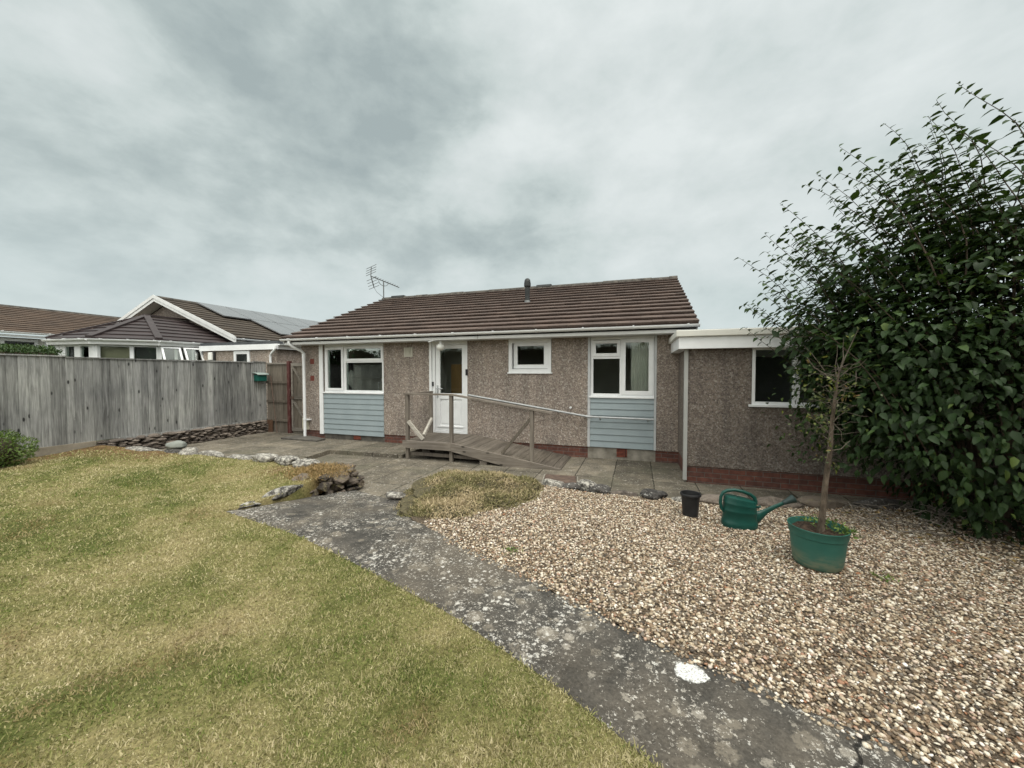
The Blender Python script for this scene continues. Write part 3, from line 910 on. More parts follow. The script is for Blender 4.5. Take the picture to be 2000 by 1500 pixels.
w.build('wall', DASH, H)
pl = MB()
for x0, x1 in ((-8.44, -7.73), (-5.88, -0.95), (0.345, 0.86)):
    pl.box(x0, WY + 0.018, -0.15, x1, WY + 0.24, 0.198)
pl.box(-8.44, WY + 0.24, -0.15, -8.24, 15.0, 0.198)
pl.build('plinth', BRICK, H)
MB().box(-7.73, WY + 0.02, -0.15, -5.88, WY + 0.24, 0.13).build('foundation_wall', DARKCONC, H)
MB().box(-0.95, WY + 0.02, -0.15, 0.345, WY + 0.24, 0.20).build('foundation_wall', CONC, H)
for x0, x1, z0, z1 in ((-6.81, -6.59, 0.02, 0.125), (-0.38, -0.18, 0.03, 0.195)):
    MB().box(x0, WY + 0.008, z0, x1, WY + 0.05, z1).build('air_brick', AIRBRICK, H)
for z0 in (1.94, 1.50):
    MB().box(-8.165, WY - 0.004, z0, -8.035, WY + 0.05, z0 + 0.135).build('bare_brick', simple('bare_red_brick', (0.13, 0.034, 0.026), (0.18, 0.05, 0.036), 10, 0.8), H)
# cream patch of paint at the foot of the left corner
MB().box(-8.464, WY - 0.003, 0.21, -8.24, WY + 0.02, 0.50).build('painted_patch', simple('cream_masonry_paint', (0.40, 0.37, 0.29), (0.48, 0.45, 0.36), 8, 0.8), H)
# rooms seen through the glass
it = MB()
it.box(-8.22, WY + 0.26, 0.14, 0.62, 14.9, 0.27)
it.box(-8.22, WY + 0.10, ZT, 0.62, 14.9, ZT + 0.05)
it.box(-8.22, 9.6, 0.27, -4.86, 9.7, ZT)
it.box(-4.76, WY + 1.0, 0.27, -3.05, WY + 1.1, ZT)
it.box(-2.95, 9.6, 0.27, 0.62, 9.7, ZT)
it.box(-4.86, WY + 0.26, 0.27, -4.76, 11.0, ZT)
it.box(-3.05, WY + 0.26, 0.27, -2.95, 11.0, ZT)
it.box(-1.40, WY + 0.26, 0.27, -1.30, 11.0, ZT)
it.build('interior', INTER, H)
ku = MB()
ku.box(-8.1, 9.1, 0.27, -4.9, 9.59, 1.18)
ku.build('kitchen_units', DARKIN, H)
ku = MB()
ku.box(-8.1, 9.25, 1.55, -6.9, 9.59, 2.3)
ku.build('kitchen_units', DARKIN, H)
ku = MB()
ku.box(-7.6, WY + 0.28, 0.27, -5.0, WY + 0.75, 1.16)
ku.build('kitchen_units', DARKIN, H)
tp = MB()
tp.tube([(-6.30, WY + 0.34, 1.16), (-6.30, WY + 0.34, 1.42), (-6.30, WY + 0.36, 1.47), (-6.30, WY + 0.42, 1.48), (-6.30, WY + 0.47, 1.44)], 0.012, 8)
tp.build('tap', STEEL, H, smooth=True)
MB().box(-4.37, WY + 0.62, 0.27, -3.62, WY + 0.66, 1.92).build('inner_door', BROWNDOOR, H)
cu = MB()
for k in range(8):
    x = -0.10 + k * 0.045
    cu.tube([(x, WY + 0.22, 1.20), (x, WY + 0.22, 2.38)], 0.026, 8)
cu.build('curtain', CURTAIN, H, smooth=True)

# roof
EY, EZ, RY, RZ = 7.34, 2.575, 11.5, 4.335
up = Vector((0, RY - EY, RZ - EZ)); SL = up.length
XL, XR = -8.62, 1.02
rf = roof_plane(MB(), (XL, EY, EZ), (XR, EY, EZ), up, SL, 0.322, 0.058, 0.38)
roof_plane(rf, (XL, 15.66, EZ), (XR, 15.66, EZ), (0, -(RY - EY), RZ - EZ), SL, 0.322, 0.042, 0.9)
roof = rf.build('roof', TILE, H)
ud = MB()                                                            # deck below the tiles
ud.prism([(XL + 0.03, EY + 0.06, EZ - 0.03), (XL + 0.03, RY, RZ - 0.05), (XL + 0.03, 15.6, EZ - 0.03), (XL + 0.03, 15.6, EZ - 0.09), (XL + 0.03, RY, RZ - 0.13), (XL + 0.03, EY + 0.06, EZ - 0.09)], (XR - XL - 0.06, 0, 0))
ud.build('roof_deck', RIDGE, roof)
rd = MB()
x = XL - 0.01
i = 0
while x < XR - 0.02:
    x1 = min(x + 0.45, XR + 0.015)
    dz = random.uniform(-0.008, 0.008)
    prof = [(-0.135, -0.055), (-0.11, 0.0), (-0.05, 0.040), (0.05, 0.040), (0.11, 0.0), (0.135, -0.055)]
    rd.prism([(x, RY + a, RZ + 0.018 + dz + b) for a, b in prof], (x1 - x - 0.008, 0, 0))
    x = x1
rd.build('ridge', RIDGE, roof)
for xa, xb in ((-8.25, -7.75), (-2.98, -2.52)):
    MB().prism([(xa, RY - 0.12, RZ + 0.02), (xa, RY - 0.09, RZ + 0.085), (xa, RY + 0.09, RZ + 0.085), (xa, RY + 0.12, RZ + 0.02)], (xb - xa, 0, 0)).build('ridge_vent', FLUE, roof)
for x in (XL + 0.015, XR - 0.035):
    vb = MB()
    vb.prism([(x, EY + 0.04, EZ - 0.12), (x, RY, RZ - 0.17), (x, 15.6, EZ - 0.12), (x, 15.6, EZ - 0.02), (x, RY, RZ - 0.045), (x, EY + 0.04, EZ - 0.02)], (0.02, 0, 0))
    vb.build('bargeboard', DULLWHITE, roof)
fs = MB()
fs.box(XL + 0.04, EY + 0.06, 2.425, -3.22, EY + 0.082, 2.56)
fs.build('fascia', DULLWHITE, H)
fs = MB()
fs.box(-3.205, EY + 0.06, 2.425, XR - 0.04, EY + 0.082, 2.56)
fs.build('fascia', DULLWHITE, H)
MB().box(XL + 0.04, EY + 0.082, 2.430, XR - 0.04, WY + 0.10, 2.442).build('soffit', DULLWHITE, H)
gt = MB()
gutter(gt, (XL + 0.0, EY + 0.002, 2.562), (XR + 0.01, EY + 0.002, 2.562), 0.052, 0.92)
gt.build('gutter', WHITE, H, smooth=True)
dp = MB()
dp.tube([(-8.36, EY, 2.51), (-8.36, EY, 2.44), (-8.34, EY + 0.06, 2.38), (-8.27, EY + 0.27, 2.28), (-8.25, EY + 0.33, 2.22), (-8.25, EY + 0.34, 2.1), (-8.25, EY + 0.34, 0.02)], 0.036, 14)
dp.tube([(-8.25, EY + 0.34, 2.10), (-8.25, EY + 0.34, 2.22)], 0.043, 14)
dp.tube([(-8.25, EY + 0.34, 0.48), (-8.25, EY + 0.34, 0.52)], 0.043, 14)
dp.box(-8.33, EY + 0.36, 0.47, -8.15, WY, 0.50)
dp.build('downpipe', WHITE, H, smooth=True)

# flue pipe through the roof
fl = MB()
fz = EZ + (9.6 - EY) * (RZ - EZ) / (RY - EY)
fl.tube([(-2.75, 9.6, fz - 0.05), (-2.75, 9.6, fz + 0.42)], 0.062, 16)
fl.tube([(-2.75, 9.6, fz + 0.42), (-2.75, 9.6, fz + 0.44), (-2.75, 9.6, fz + 0.53), (-2.75, 9.6, fz + 0.545)], [0.066, 0.088, 0.088, 0.07], 16)
fl.tube([(-2.75, 9.6, fz + 0.545), (-2.75, 9.6, fz + 0.60), (-2.75, 9.6, fz + 0.635), (-2.75, 9.6, fz + 0.65)], [0.082, 0.074, 0.048, 0.012], 16)
flo = fl.build('flue_pipe', FLUE, roof, smooth=True)
MB().tube([(-2.75, 9.6, fz - 0.06), (-2.75, 9.6, fz + 0.07)], [0.10, 0.070], 16).build('flashing', GREYMETAL, roof, smooth=True)

# left window bay
win = MB()
win_frame(win, -7.71, -5.885, 1.215, 2.425, WY + 0.02, 0.055, 0.07)
win.box(-7.10, WY + 0.022, 1.27, -7.035, WY + 0.09, 2.37)
win.box(-7.035, WY + 0.022, 1.965, -5.94, WY + 0.09, 2.02)
wl = win.build('window', WHITE, H, bevel=0.004)
wl['label'] = 'three light white window over blue cladding'
sa = MB(); win_frame(sa, -7.665, -7.105, 1.255, 2.365, WY + 0.004, 0.062, 0.05); sa.build('sash', WHITE, wl, bevel=0.004)
sa = MB(); win_frame(sa, -7.055, -5.905, 2.005, 2.375, WY + 0.004, 0.060, 0.05); sa.build('sash', WHITE, wl, bevel=0.004)
pane(-7.61, -7.16, 1.31, 2.31, WY + 0.03, wl)
pane(-7.0, -5.96, 2.06, 2.32, WY + 0.03, wl)
pane(-7.04, -5.93, 1.26, 1.97, WY + 0.05, wl)
MB().box(-7.735, WY - 0.035, 1.185, -5.87, WY + 0.03, 1.218).build('sill', WHITE, wl, bevel=0.004)


def cladding(x0, x1, z0, z1, n):
    m = MB()
    h = (z1 - z0) / n
    for k in range(n):
        a, b = z0 + k * h, z0 + (k + 1) * h
        m.prism([(x0, WY - 0.012, a + 0.006), (x0, WY + 0.004, b - 0.004), (x0, WY + 0.004, b + 0.012 if k < n - 1 else b), (x0, WY + 0.03, b + 0.012 if k < n - 1 else b), (x0, WY + 0.03, a), (x0, WY - 0.006, a)], (x1 - x0, 0, 0))
    return m.build('cladding', CLAD, H)


cladding(-7.725, -5.885, 0.135, 1.184, 8)
cladding(-0.905, 0.312, 0.205, 1.232, 8)
tr = MB()
tr.box(-7.855, WY - 0.022, 0.12, -7.735, WY + 0.02, 2.428)
tr.build('corner_trim', WHITE, H, bevel=0.004)
tr = MB()
tr.box(-4.612, WY - 0.014, 0.30, -4.548, WY + 0.05, 2.428)
tr.build('corner_trim', WHITE, H, bevel=0.004)
tr = MB()
tr.box(-0.955, WY - 0.014, 0.205, -0.907, WY + 0.05, 2.428)
GTRIM = simple('grey_trim_paint', (0.42, 0.43, 0.44), (0.52, 0.53, 0.54), 4, 0.5)
tr.build('corner_trim', GTRIM, H)
tr = MB()
tr.box(0.314, WY - 0.014, 0.205, 0.352, WY + 0.05, 2.428)
tr.build('corner_trim', GTRIM, H)

# small high window, set back in white reveals
win = MB()
win_frame(win, -2.655, -1.715, 1.715, 2.427, WY - 0.012, 0.075, 0.15)
wl = win.build('window', WHITE, H, bevel=0.004)
wl['label'] = 'small high window with deep white reveals'
sa = MB(); win_frame(sa, -2.56, -1.80, 1.80, 2.37, WY + 0.05, 0.085, 0.05); sa.build('sash', WHITE, wl, bevel=0.006)
pane(-2.48, -1.88, 1.88, 2.29, WY + 0.08, wl)
MB().box(-2.68, WY - 0.035, 1.690, -1.69, WY + 0.05, 1.718).build('sill', WHITE, wl, bevel=0.004)

# right window
win = MB()
win_frame(win, -0.905, 0.310, 1.235, 2.425, WY + 0.02, 0.055, 0.07)
win.box(-0.335, WY + 0.022, 1.29, -0.27, WY + 0.09, 2.37)
win.box(-0.85, WY + 0.022, 1.99, -0.335, WY + 0.09, 2.055)
wl = win.build('window', WHITE, H, bevel=0.004)
wl['label'] = 'white window with curtain, right of the ramp'
sa = MB(); win_frame(sa, -0.865, -0.325, 2.035, 2.36, WY + 0.004, 0.065, 0.05); sa.build('sash', WHITE, wl, bevel=0.004)
sa = MB(); win_frame(sa, -0.300, 0.285, 1.275, 2.38, WY + 0.004, 0.078, 0.05); sa.build('sash', WHITE, wl, bevel=0.004)
pane(-0.81, -0.38, 2.09, 2.31, WY + 0.03, wl)
pane(-0.852, -0.333, 1.28, 2.0, WY + 0.05, wl)
pane(-0.23, 0.21, 1.34, 2.31, WY + 0.03, wl)
MB().box(-0.93, WY - 0.035, 1.205, 0.313, WY + 0.03, 1.237).build('sill', WHITE, wl, bevel=0.004)

# back door
df = MB()
win_frame(df, -4.545, -3.645, 0.295, 2.428, WY + 0.012, 0.075, 0.09)
df.build('door_frame', WHITE, H, bevel=0.004)
dr = MB()
dx0, dx1 = -4.465, -3.725
dr.box(dx0, WY + 0.03, 0.375, dx0 + 0.115, WY + 0.085, 2.35)
dr.box(dx1 - 0.065, WY + 0.03, 0.375, dx1, WY + 0.085, 2.35)
dr.box(dx0 + 0.115, WY + 0.03, 2.265, dx1 - 0.065, WY + 0.085, 2.35)
dr.box(dx0 + 0.115, WY + 0.03, 1.10, dx1 - 0.065, WY + 0.085, 1.235)
dr.box(dx0 + 0.115, WY + 0.03, 0.375, dx1 - 0.065, WY + 0.085, 0.49)
dr.box(dx0 + 0.115, WY + 0.055, 0.49, dx1 - 0.065, WY + 0.08, 1.10)
dr.box(dx0 + 0.155, WY + 0.044, 0.53, dx1 - 0.105, WY + 0.06, 1.06)
dr.box(dx0 + 0.06, WY + 0.012, 0.45, dx1 - 0.03, WY + 0.032, 0.478)
do = dr.build('door', WHITE, H, bevel=0.005)
pane(dx0 + 0.11, dx1 - 0.06, 1.23, 2.27, WY + 0.055, do)
hd = MB()
hd.box(-4.43, WY + 0.014, 1.14, -4.395, WY + 0.032, 1.42)
hd.tube([(-4.412, WY + 0.02, 1.345), (-4.412, WY - 0.03, 1.345), (-4.39, WY - 0.04, 1.345), (-4.25, WY - 0.04, 1.345)], 0.011, 8)
hd.build('handle', STEEL, do, smooth=True)
for x0, z0, x1, z1 in ((-3.682, 1.65, -3.628, 1.79), (-4.535, 1.40, -4.505, 1.50)):
    MB().box(x0, WY - 0.018, z0, x1, WY + 0.014, z1).build('door_sensor', BLACK, H, bevel=0.004)

# louvred wall vent
vt = MB()
win_frame(vt, -5.285, -5.055, 2.09, 2.31, WY - 0.02, 0.022, 0.03)
for k in range(6):
    x = -5.263 + k * 0.033
    vt.box(x, WY - 0.016, 2.112, x + 0.017, WY - 0.002, 2.288)
vt.box(-5.20, WY - 0.022, 2.17, -5.14, WY - 0.004, 2.23)
vt.box(-5.265, WY - 0.002, 2.11, -5.075, WY + 0.02, 2.29)
vt.build('wall_vent', simple('cream_vent_plastic', (0.47, 0.45, 0.38), (0.54, 0.52, 0.45), 5, 0.6), H)

# globe lamp over the door
L_ = thing('wall_lamp', 'white globe lamp on a bracket under the eaves above the back door', 'lamp', (-4.17, 7.55, 2.27))
MB().lathe((-4.17, 7.55, 2.285), [(0.098 * sin(pi * k / 12) + 1e-4, -0.080 * cos(pi * k / 12)) for k in range(13)], 24).build('globe', LAMPGLASS, L_, smooth=True)
lb = MB()
lb.tube([(-4.17, 7.55, 2.355), (-4.17, 7.55, 2.42)], 0.035, 12)
lb.tube([(-4.40, 7.40, 2.39), (-4.14, 7.43, 2.46)], 0.014, 8)
lb.build('bracket', WHITE, L_, smooth=True)

# television aerial
A = thing('television_aerial', 'grey television aerial with rod reflector on a mast at the roof end', 'aerial', (-8.5, 11.32, 4.30))
D = Vector((0.309, 0.951, 0)); E_ = Vector((0.951, -0.309, 0))
top = Vector((-8.5, 11.32, 4.86))
MB().tube([(-8.5, 11.32, 4.26), (-8.5, 11.32, 4.93)], 0.019, 8).build('mast', GREYMETAL, A, smooth=True)
bm_ = MB()
rear = top - D * 0.50 + Vector((0, 0, 0.15)); fr_ = top + D * 0.66 + Vector((0, 0, -0.03))
bm_.bar(rear, fr_, 0.022, 0.022)
for k in range(10):
    c = rear + (fr_ - rear) * (0.12 + 0.088 * k)
    bm_.bar(c - E_ * (0.10 - 0.004 * k) + Vector((0, 0, 0.018)), c + E_ * (0.10 - 0.004 * k) + Vector((0, 0, 0.018)), 0.012, 0.012)
arc = [top + D * (0.20 * cos(t)) + Vector((0, 0, 0.06 - 0.15 * sin(t))) for t in np.linspace(0, pi, 9)]
bm_.tube(arc, 0.010, 6)
bm_.build('boom', GREYMETAL, A)
rf_ = MB()
ut = rear + D * 0.02 + Vector((0, 0, 0.32)); lt = rear + D * 0.12 + Vector((0, 0, -0.36))
rf_.bar(rear, ut, 0.020, 0.020, (0, 1, 0)); rf_.bar(rear, lt, 0.024, 0.024, (0, 1, 0))
for P0 in (ut, lt):
    for k in range(1, 5):
        c = rear + (P0 - rear) * (k / 4.0)
        rf_.bar(c - E_ * 0.29 - Vector((0, 0, 0.03)), c + E_ * 0.29 + Vector((0, 0, 0.03)), 0.012, 0.012)
rf_.tube([lt, lt + D * 0.1 + Vector((0, 0, -0.14)), Vector((-8.5, 11.3, 4.36))], 0.006, 5)
rf_.build('reflector', GREYMETAL, A)

# ------------------------------------------------------------------ flat-roofed extension
X = thing('flat_roof_extension', 'flat roofed pebbledash extension with white fascia, half hidden by the big shrub', 'extension', (2.6, 6.5, 0))
XY = 6.50
ew = MB()
ew.box(0.74, XY, 0.245, 1.625, XY + 0.25, 2.09)
ew.box(1.625, XY, 0.245, 3.10, XY + 0.25, 1.205)
ew.box(3.10, XY, 0.245, 5.6, XY + 0.25, 2.09)
ew.box(0.74, XY + 0.25, 0.245, 0.861, WY - 0.001, 2.09)
ew.box(0.861, XY + 0.25, 0.245, 0.98, WY + 0.8, 2.09)
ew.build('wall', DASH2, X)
pb = MB()
pb.box(0.755, XY + 0.015, -0.15, 5.6, XY + 0.23, 0.243)
pb.box(0.755, XY + 0.23, -0.15, 0.859, WY + 0.01, 0.243)
pb.build('plinth', BRICK, X)
MB().box(0.98, XY + 0.25, -0.05, 5.6, 10.0, 0.05).build('interior', DARKIN, X)
MB().box(0.98, 9.9, 0.05, 5.6, 10.0, 2.09).build('interior', DARKIN, X)
xr = MB()
xr.box(0.56, 6.30, 2.255, 5.9, 10.2, 2.355)
xr.build('roof_edge', CREAM, X, bevel=0.012)
xf = MB()
xf.box(0.60, 6.345, 2.075, 5.85, 10.15, 2.254)
xf.build('fascia', WHITE, X)
MB().box(0.62, 6.36, 2.356, 5.85, 10.1, 2.362).build('felt_roof', FELT, X)
xt = MB()
xt.box(0.700, XY - 0.025, 0.02, 0.752, XY + 0.06, 2.072)
xt.build('corner_trim', m_white('grubby_white_trim', (0.40, 0.40, 0.385), 0.6), X)
xw = MB()
win_frame(xw, 1.628, 3.098, 1.232, 2.086, XY - 0.008, 0.042, 0.09)
xw.box(2.15, XY - 0.006, 1.27, 2.232, XY + 0.08, 2.05)
xo = xw.build('window', WHITE, X, bevel=0.004)
pane(1.665, 2.155, 1.27, 2.05, XY + 0.04, xo)
pane(2.228, 3.06, 1.27, 2.05, XY + 0.04, xo)
MB().box(1.585, XY - 0.05, 1.200, 3.13, XY + 0.03, 1.234).build('sill', WHITE, xo, bevel=0.004)

# ------------------------------------------------------------------ ramp
RP = thing('wheelchair_ramp', 'weathered timber wheelchair ramp with handrail leading up to the back door', 'ramp', (-3.0, 7.2, -0.05))
DZ = 0.325
PX0, PX1, RX1 = -4.53, -3.44, -1.28
RY0, RY1 = 6.62, 7.775
def rz(x): return DZ if x < PX1 else DZ - (x - PX1) / (RX1 - PX1) * (DZ + 0.015)
dk = MB()
x = PX0
while x < RX1 - 0.02:
    x1 = min(x + 0.118, RX1)
    if x < PX1 < x1: x1 = PX1
    dk.rv = random.random()
    a, b = rz(x + 1e-6), rz(x1 - 1e-6)
    j = random.uniform(-0.003, 0.003)
    t = 0.026
    dk.hexa([(x + .003, RY0 + .045, a - t), (x1 - .003, RY0 + .045, b - t), (x1 - .003, RY1 + j, b - t), (x + .003, RY1 + j, a - t), (x + .003, RY0 + .045, a + j), (x1 - .003, RY0 + .045, b + j), (x1 - .003, RY1 + j, b + j), (x + .003, RY1 + j, a + j)])
    x = x1
dk.build('deck', RAMP_W, RP)
fb = MB()
fb.rv = 0.55
fb.box(PX0 - 0.02, RY0 - 0.004, DZ - 0.145, PX1 - 0.012, RY0 + 0.04, DZ + 0.006)
fb.rv = 0.4
zb = -0.045
fb.hexa([(PX1 - 0.010, RY0 - 0.002, DZ - 0.155), (-2.30, RY0 - 0.002, zb), (-2.30, RY0 + 0.04, zb), (PX1 - 0.010, RY0 + 0.04, DZ - 0.155), (PX1 - 0.010, RY0 - 0.002, DZ + 0.006), (-2.30, RY0 - 0.002, rz(-2.30) + 0.008), (-2.30, RY0 + 0.04, rz(-2.30) + 0.008), (PX1 - 0.010, RY0 + 0.04, DZ + 0.006)])
fb.hexa([(-2.2999, RY0 - 0.002, zb), (RX1, RY0 - 0.002, zb), (RX1, RY0 + 0.04, zb), (-2.2999, RY0 + 0.04, zb), (-2.2999, RY0 - 0.002, rz(-2.30) + 0.008), (RX1, RY0 - 0.002, rz(RX1) + 0.008), (RX1, RY0 + 0.04, rz(RX1) + 0.008), (-2.2999, RY0 + 0.04, rz(-2.30) + 0.008)])
fb.build('fascia_board', RAIL_W, RP)
MB().box(PX0 - 0.02, RY0 + 0.042, DZ - 0.145, PX0 + 0.02, RY1, DZ - 0.028).build('side_board', RAIL_W, RP)
for px, py, z0, z1 in ((-4.475, RY0 + 0.078, -0.10, 1.26), (-3.475, RY0 + 0.078, -0.10, 1.26), (-1.83, RY0 + 0.078, 0.02, 1.02), (-4.50, RY1 - 0.10, -0.05, 1.26)):
    MB().box(px - 0.034, py - 0.034, z0, px + 0.034, py + 0.034, z1).build('post', POST_W, RP, bevel=0.004)
# blocks and beams below the deck
ub = MB()
ub.rv = 0.2
ub.box(-4.43, RY0 + 0.10, 0.02, -2.62, RY0 + 0.15, 0.085)
ub.box(-2.85, RY0 + 0.02, -0.06, -2.70, RY0 + 0.20, 0.03)
ub.box(-4.40, RY0 + 0.50, -0.06, -4.2, RY0 + 0.70, 0.16)
ub.box(-3.46, RY0 + 0.50, -0.06, -3.3, RY0 + 0.70, 0.16)
ub.build('underframe', POST_W, RP)
hr = MB()
yh = RY0 + 0.07
hr.rv = 0.5
hr.bar((PX0 - 0.01, yh, 1.278), (-3.46, yh, 1.278), 0.085, 0.034)
hr.rv = 0.8
hr.bar((-3.462, yh, 1.279), (-1.45, yh, 0.985), 0.085, 0.034)
hr.rv = 0.3
hr.bar((-4.495, yh + 0.045, 1.272), (-4.50, RY1 - 0.06, 1.272), 0.075, 0.034)
hr.build('handrail', RAIL_W, RP)
br_ = MB().bar((-1.86, RY0 + 0.09, 0.86), (-2.42, RY0 + 0.10, rz(-2.42) + 0.02), 0.05, 0.05).build('brace', GATE_W, RP)
MB().bar((-4.45, RY0 + 0.06, 0.72), (-4.13, RY0 + 0.10, DZ + 0.03), 0.05, 0.062).build('brace', PALE_W, RP)['label'] = 'bleached pale brace at the foot of the corner post'
MB().bar((-4.46, RY1 - 0.14, 0.66), (-4.38, RY1 - 0.62, DZ + 0.03), 0.05, 0.062).build('brace', PALE_W, RP)['label'] = 'bleached pale brace leaning to the wall post'

# tubular handrail on the wall
WR = thing('wall_handrail', 'slim white metal handrail fixed along the wall beside the ramp', 'handrail', (-1.9, 7.72, 0.81))
MB().tube([(-3.57, 7.70, 1.215), (-0.92, 7.70, 0.825)], 0.021, 12).build('rail', STEEL, WR, smooth=True)
t_ = MB()
t_.tube([(-0.86, 7.70, 0.825), (0.30, 7.70, 0.815)], 0.019, 12)
t_.tube([(-0.93, 7.70, 0.826), (-0.85, 7.70, 0.825)], 0.026, 12)
t_.build('rail', STEEL, WR, smooth=True)
wb = MB()
wb.rv = 0.15
wb.bar((-3.55, 7.782, 1.165), (-1.75, 7.782, 0.90), 0.03, 0.055)
wb.build('backing_rail_shadow', POST_W, WR)  # dark plank also draws the shadow band below the tube
for x, z in ((-3.4, 1.19), (-2.5, 1.058), (-1.55, 0.918), (-1.0, 0.837), (-0.7, 0.818), (0.2, 0.815)):
    MB().bar((x, 7.70, z), (x, 7.80, z - 0.05), 0.022, 0.022).build('bracket', STEEL, WR)
# small white overflow outlet
MB().tube([(-1.30, 7.75, 0.995), (-1.30, 7.82, 0.995)], 0.022, 10).build('overflow_outlet', WHITE, H, smooth=True)

# ------------------------------------------------------------------ fence, wall and gate on the left
FX = -10.20
F_ = thing('board_fence', 'tall weathered grey close board fence along the garden boundary', 'fence', (FX, 5.0, 0.3))
y = -3.2
bay = 1.83
while y < 8.15:
    y1 = min(y + bay, 8.16)
    m = MB()
    q = y
    zt = 2.00 + 0.012 * sin(y)
    while q < y1 - 0.01:
        wd = random.uniform(0.115, 0.135)
        q1 = min(q + wd, y1)
        m.rv = random.random()
        j = random.uniform(-0.004, 0.004)
        # feather-edged board: thick edge laps the thin edge of the next one
        m.prism([(FX + 0.020 + j, q, 0.36), (FX + 0.005, q1 + 0.012, 0.36), (FX - 0.004, q1 + 0.012, 0.36), (FX - 0.004, q, 0.36)], (random.uniform(-0.004, 0.004), 0, zt - 0.36 + random.uniform(-0.006, 0.004)))
        q = q1
    m.build('fence_panel', FENCE_W, F_)
    cp = MB(); cp.rv = random.random()
    cp.bar((FX + 0.006, y, zt + 0.010), (FX + 0.006, y1 - 0.004, zt + 0.010), 0.062, 0.024)
    cp.build('capping', FENCE_W, F_)
    MB().box(FX - 0.11, y - 0.05, 0.0, FX - 0.03, y + 0.05, zt - 0.05).build('post', GATE_W, F_)
    y = y1
for z in (0.62, 1.15, 1.75):
    MB().box(FX - 0.07, -3.1, z - 0.035, FX - 0.005, 8.1, z + 0.035).build('rail', GATE_W, F_)
gb = MB()
gb.rv = 0.6
gb.box(FX - 0.03, 4.85, 0.315, FX + 0.035, 6.6, 0.375)
gb.rv = 0.4
gb.box(FX - 0.03, 6.602, 0.335, FX + 0.033, 8.15, 0.385)
gb.build('gravel_board', FENCE_W, F_)
gc = MB()
gc.box(FX - 0.03, -3.2, 0.10, FX + 0.045, 4.50, 0.362)
gc.build('concrete_base', simple('buff_concrete', (0.20, 0.175, 0.135), (0.30, 0.265, 0.21), 5, 0.9, 0.006), F_)


def stone_mesh(mb, c, size, rot=0.0, seed=0, rough=0.22, sub=2, flat=0.0):
    """irregular stone: a sphere pushed about by noise and clipped by a few planes"""
    rng = np.random.RandomState(seed)
    import bmesh
    b = bmesh.new()
    bmesh.ops.create_icosphere(b, subdivisions=sub, radius=1.0)
    V = np.array([v.co[:] for v in b.verts])
    Fc = [[v.index for v in f.verts] for f in b.faces]
    b.free()
    for k in range(9):
        n = rng.normal(size=3); n /= np.linalg.norm(n)
        d = V @ n
        lim = rng.uniform(0.55, 0.88)
        V -= np.clip(d - lim, 0, None)[:, None] * n
    k1 = rng.normal(size=(6, 3)) * 2.6
    ph = rng.rand(6) * 6.28
    dsp = sum(np.sin(V @ k1[i] + ph[i]) for i in range(6)) / 6
    k2 = rng.normal(size=(6, 3)) * 7
    dsp2 = sum(np.sin(V @ k2[i] + ph[i]) for i in range(6)) / 6
    V = V * (1 + rough * dsp + rough * 0.45 * dsp2)[:, None]
    V *= np.array(size) / 2
    ca, sa = cos(rot), sin(rot)
    V = np.c_[V[:, 0] * ca - V[:, 1] * sa, V[:, 0] * sa + V[:, 1] * ca, V[:, 2]] + np.array(c)
    mb.rv = rng.rand()
    mb.add(V.tolist(), Fc)


sw = MB()
sd_ = 100
zc = -0.03
rowh = [0.05, 0.045, 0.06, 0.04, 0.055, 0.05, 0.045, 0.06]
for ri, hgt in enumerate(rowh):
    yq = 4.45 + random.uniform(0, 0.1)
    while yq < 8.12:
        ln = random.uniform(0.10, 0.30)
        if yq > 6.2: ln *= 0.8
        sd_ += 1
        stone_mesh(sw, (FX + 0.04 + random.uniform(-0.02, 0.025), yq + ln / 2, zc + hgt / 2), (0.24, ln * 1.18, hgt * 1.5), random.uniform(-0.1, 0.1), sd_, 0.16, 2)
        yq += ln
    zc += hgt * 0.92
sw.rv = 0.1
sw.box(FX - 0.12, 4.6, -0.1, FX + 0.03, 8.12, 0.33)
tag(sw.build('stone_wall', WALLSTONE, loc=(FX, 6.4, 0)), 'low dry stone wall of thin dark stones under the fence beside the patio', 'wall')

# return panel and gate between the fence and the house
GY = 8.16
RPn = thing('short_fence_panel', 'narrow dark board fence panel joining the long fence to the red gate post', 'fence panel', (-9.75, GY, 0))
m = MB()
q = -10.14
while q < -9.37:
    m.rv = random.random()
    m.box(q, GY + random.uniform(0, 0.006), 0.03, min(q + 0.112, -9.34), GY + 0.022, 1.965)
    q += 0.115
m.build('boards', GATE_W, RPn)
m = MB()
m.box(-10.15, GY - 0.04, 1.955, -9.345, GY + 0.04, 2.00)
m.build('capping', GATE_RAIL, RPn)
for z in (1.44, 0.90, 0.36):
    m = MB(); m.rv = random.random()
    m.box(-10.14, GY - 0.034, z - 0.03, -9.345, GY, z + 0.03)
    m.build('rail', GATE_W, RPn)
MB().box(-10.12, GY - 0.05, -0.02, -9.90, GY - 0.036, 0.36).build('rusty_board', simple('rust_brown_board', (0.075, 0.040, 0.024), (0.115, 0.062, 0.036), 9, 0.9), RPn)
GP = MB()
GP.box(-9.330, GY - 0.06, -0.05, -9.235, GY + 0.035, 2.04)
tag(GP.build('gate_post', REDPAINT, loc=(-9.275, GY, 0), bevel=0.006), 'square gate post in flaking dark red paint', 'gate post')
GT = thing('wooden_gate', 'dark wooden gate with diagonal braces beside the house corner', 'gate', (-8.85, GY, 0))
m = MB()
q = -9.20
while q < -8.50:
    m.rv = random.random()
    m.box(q, GY, 0.06, min(q + 0.098, -8.49), GY + 0.022, 1.955)
    q += 0.10
m.build('boards', GATE_W, GT)
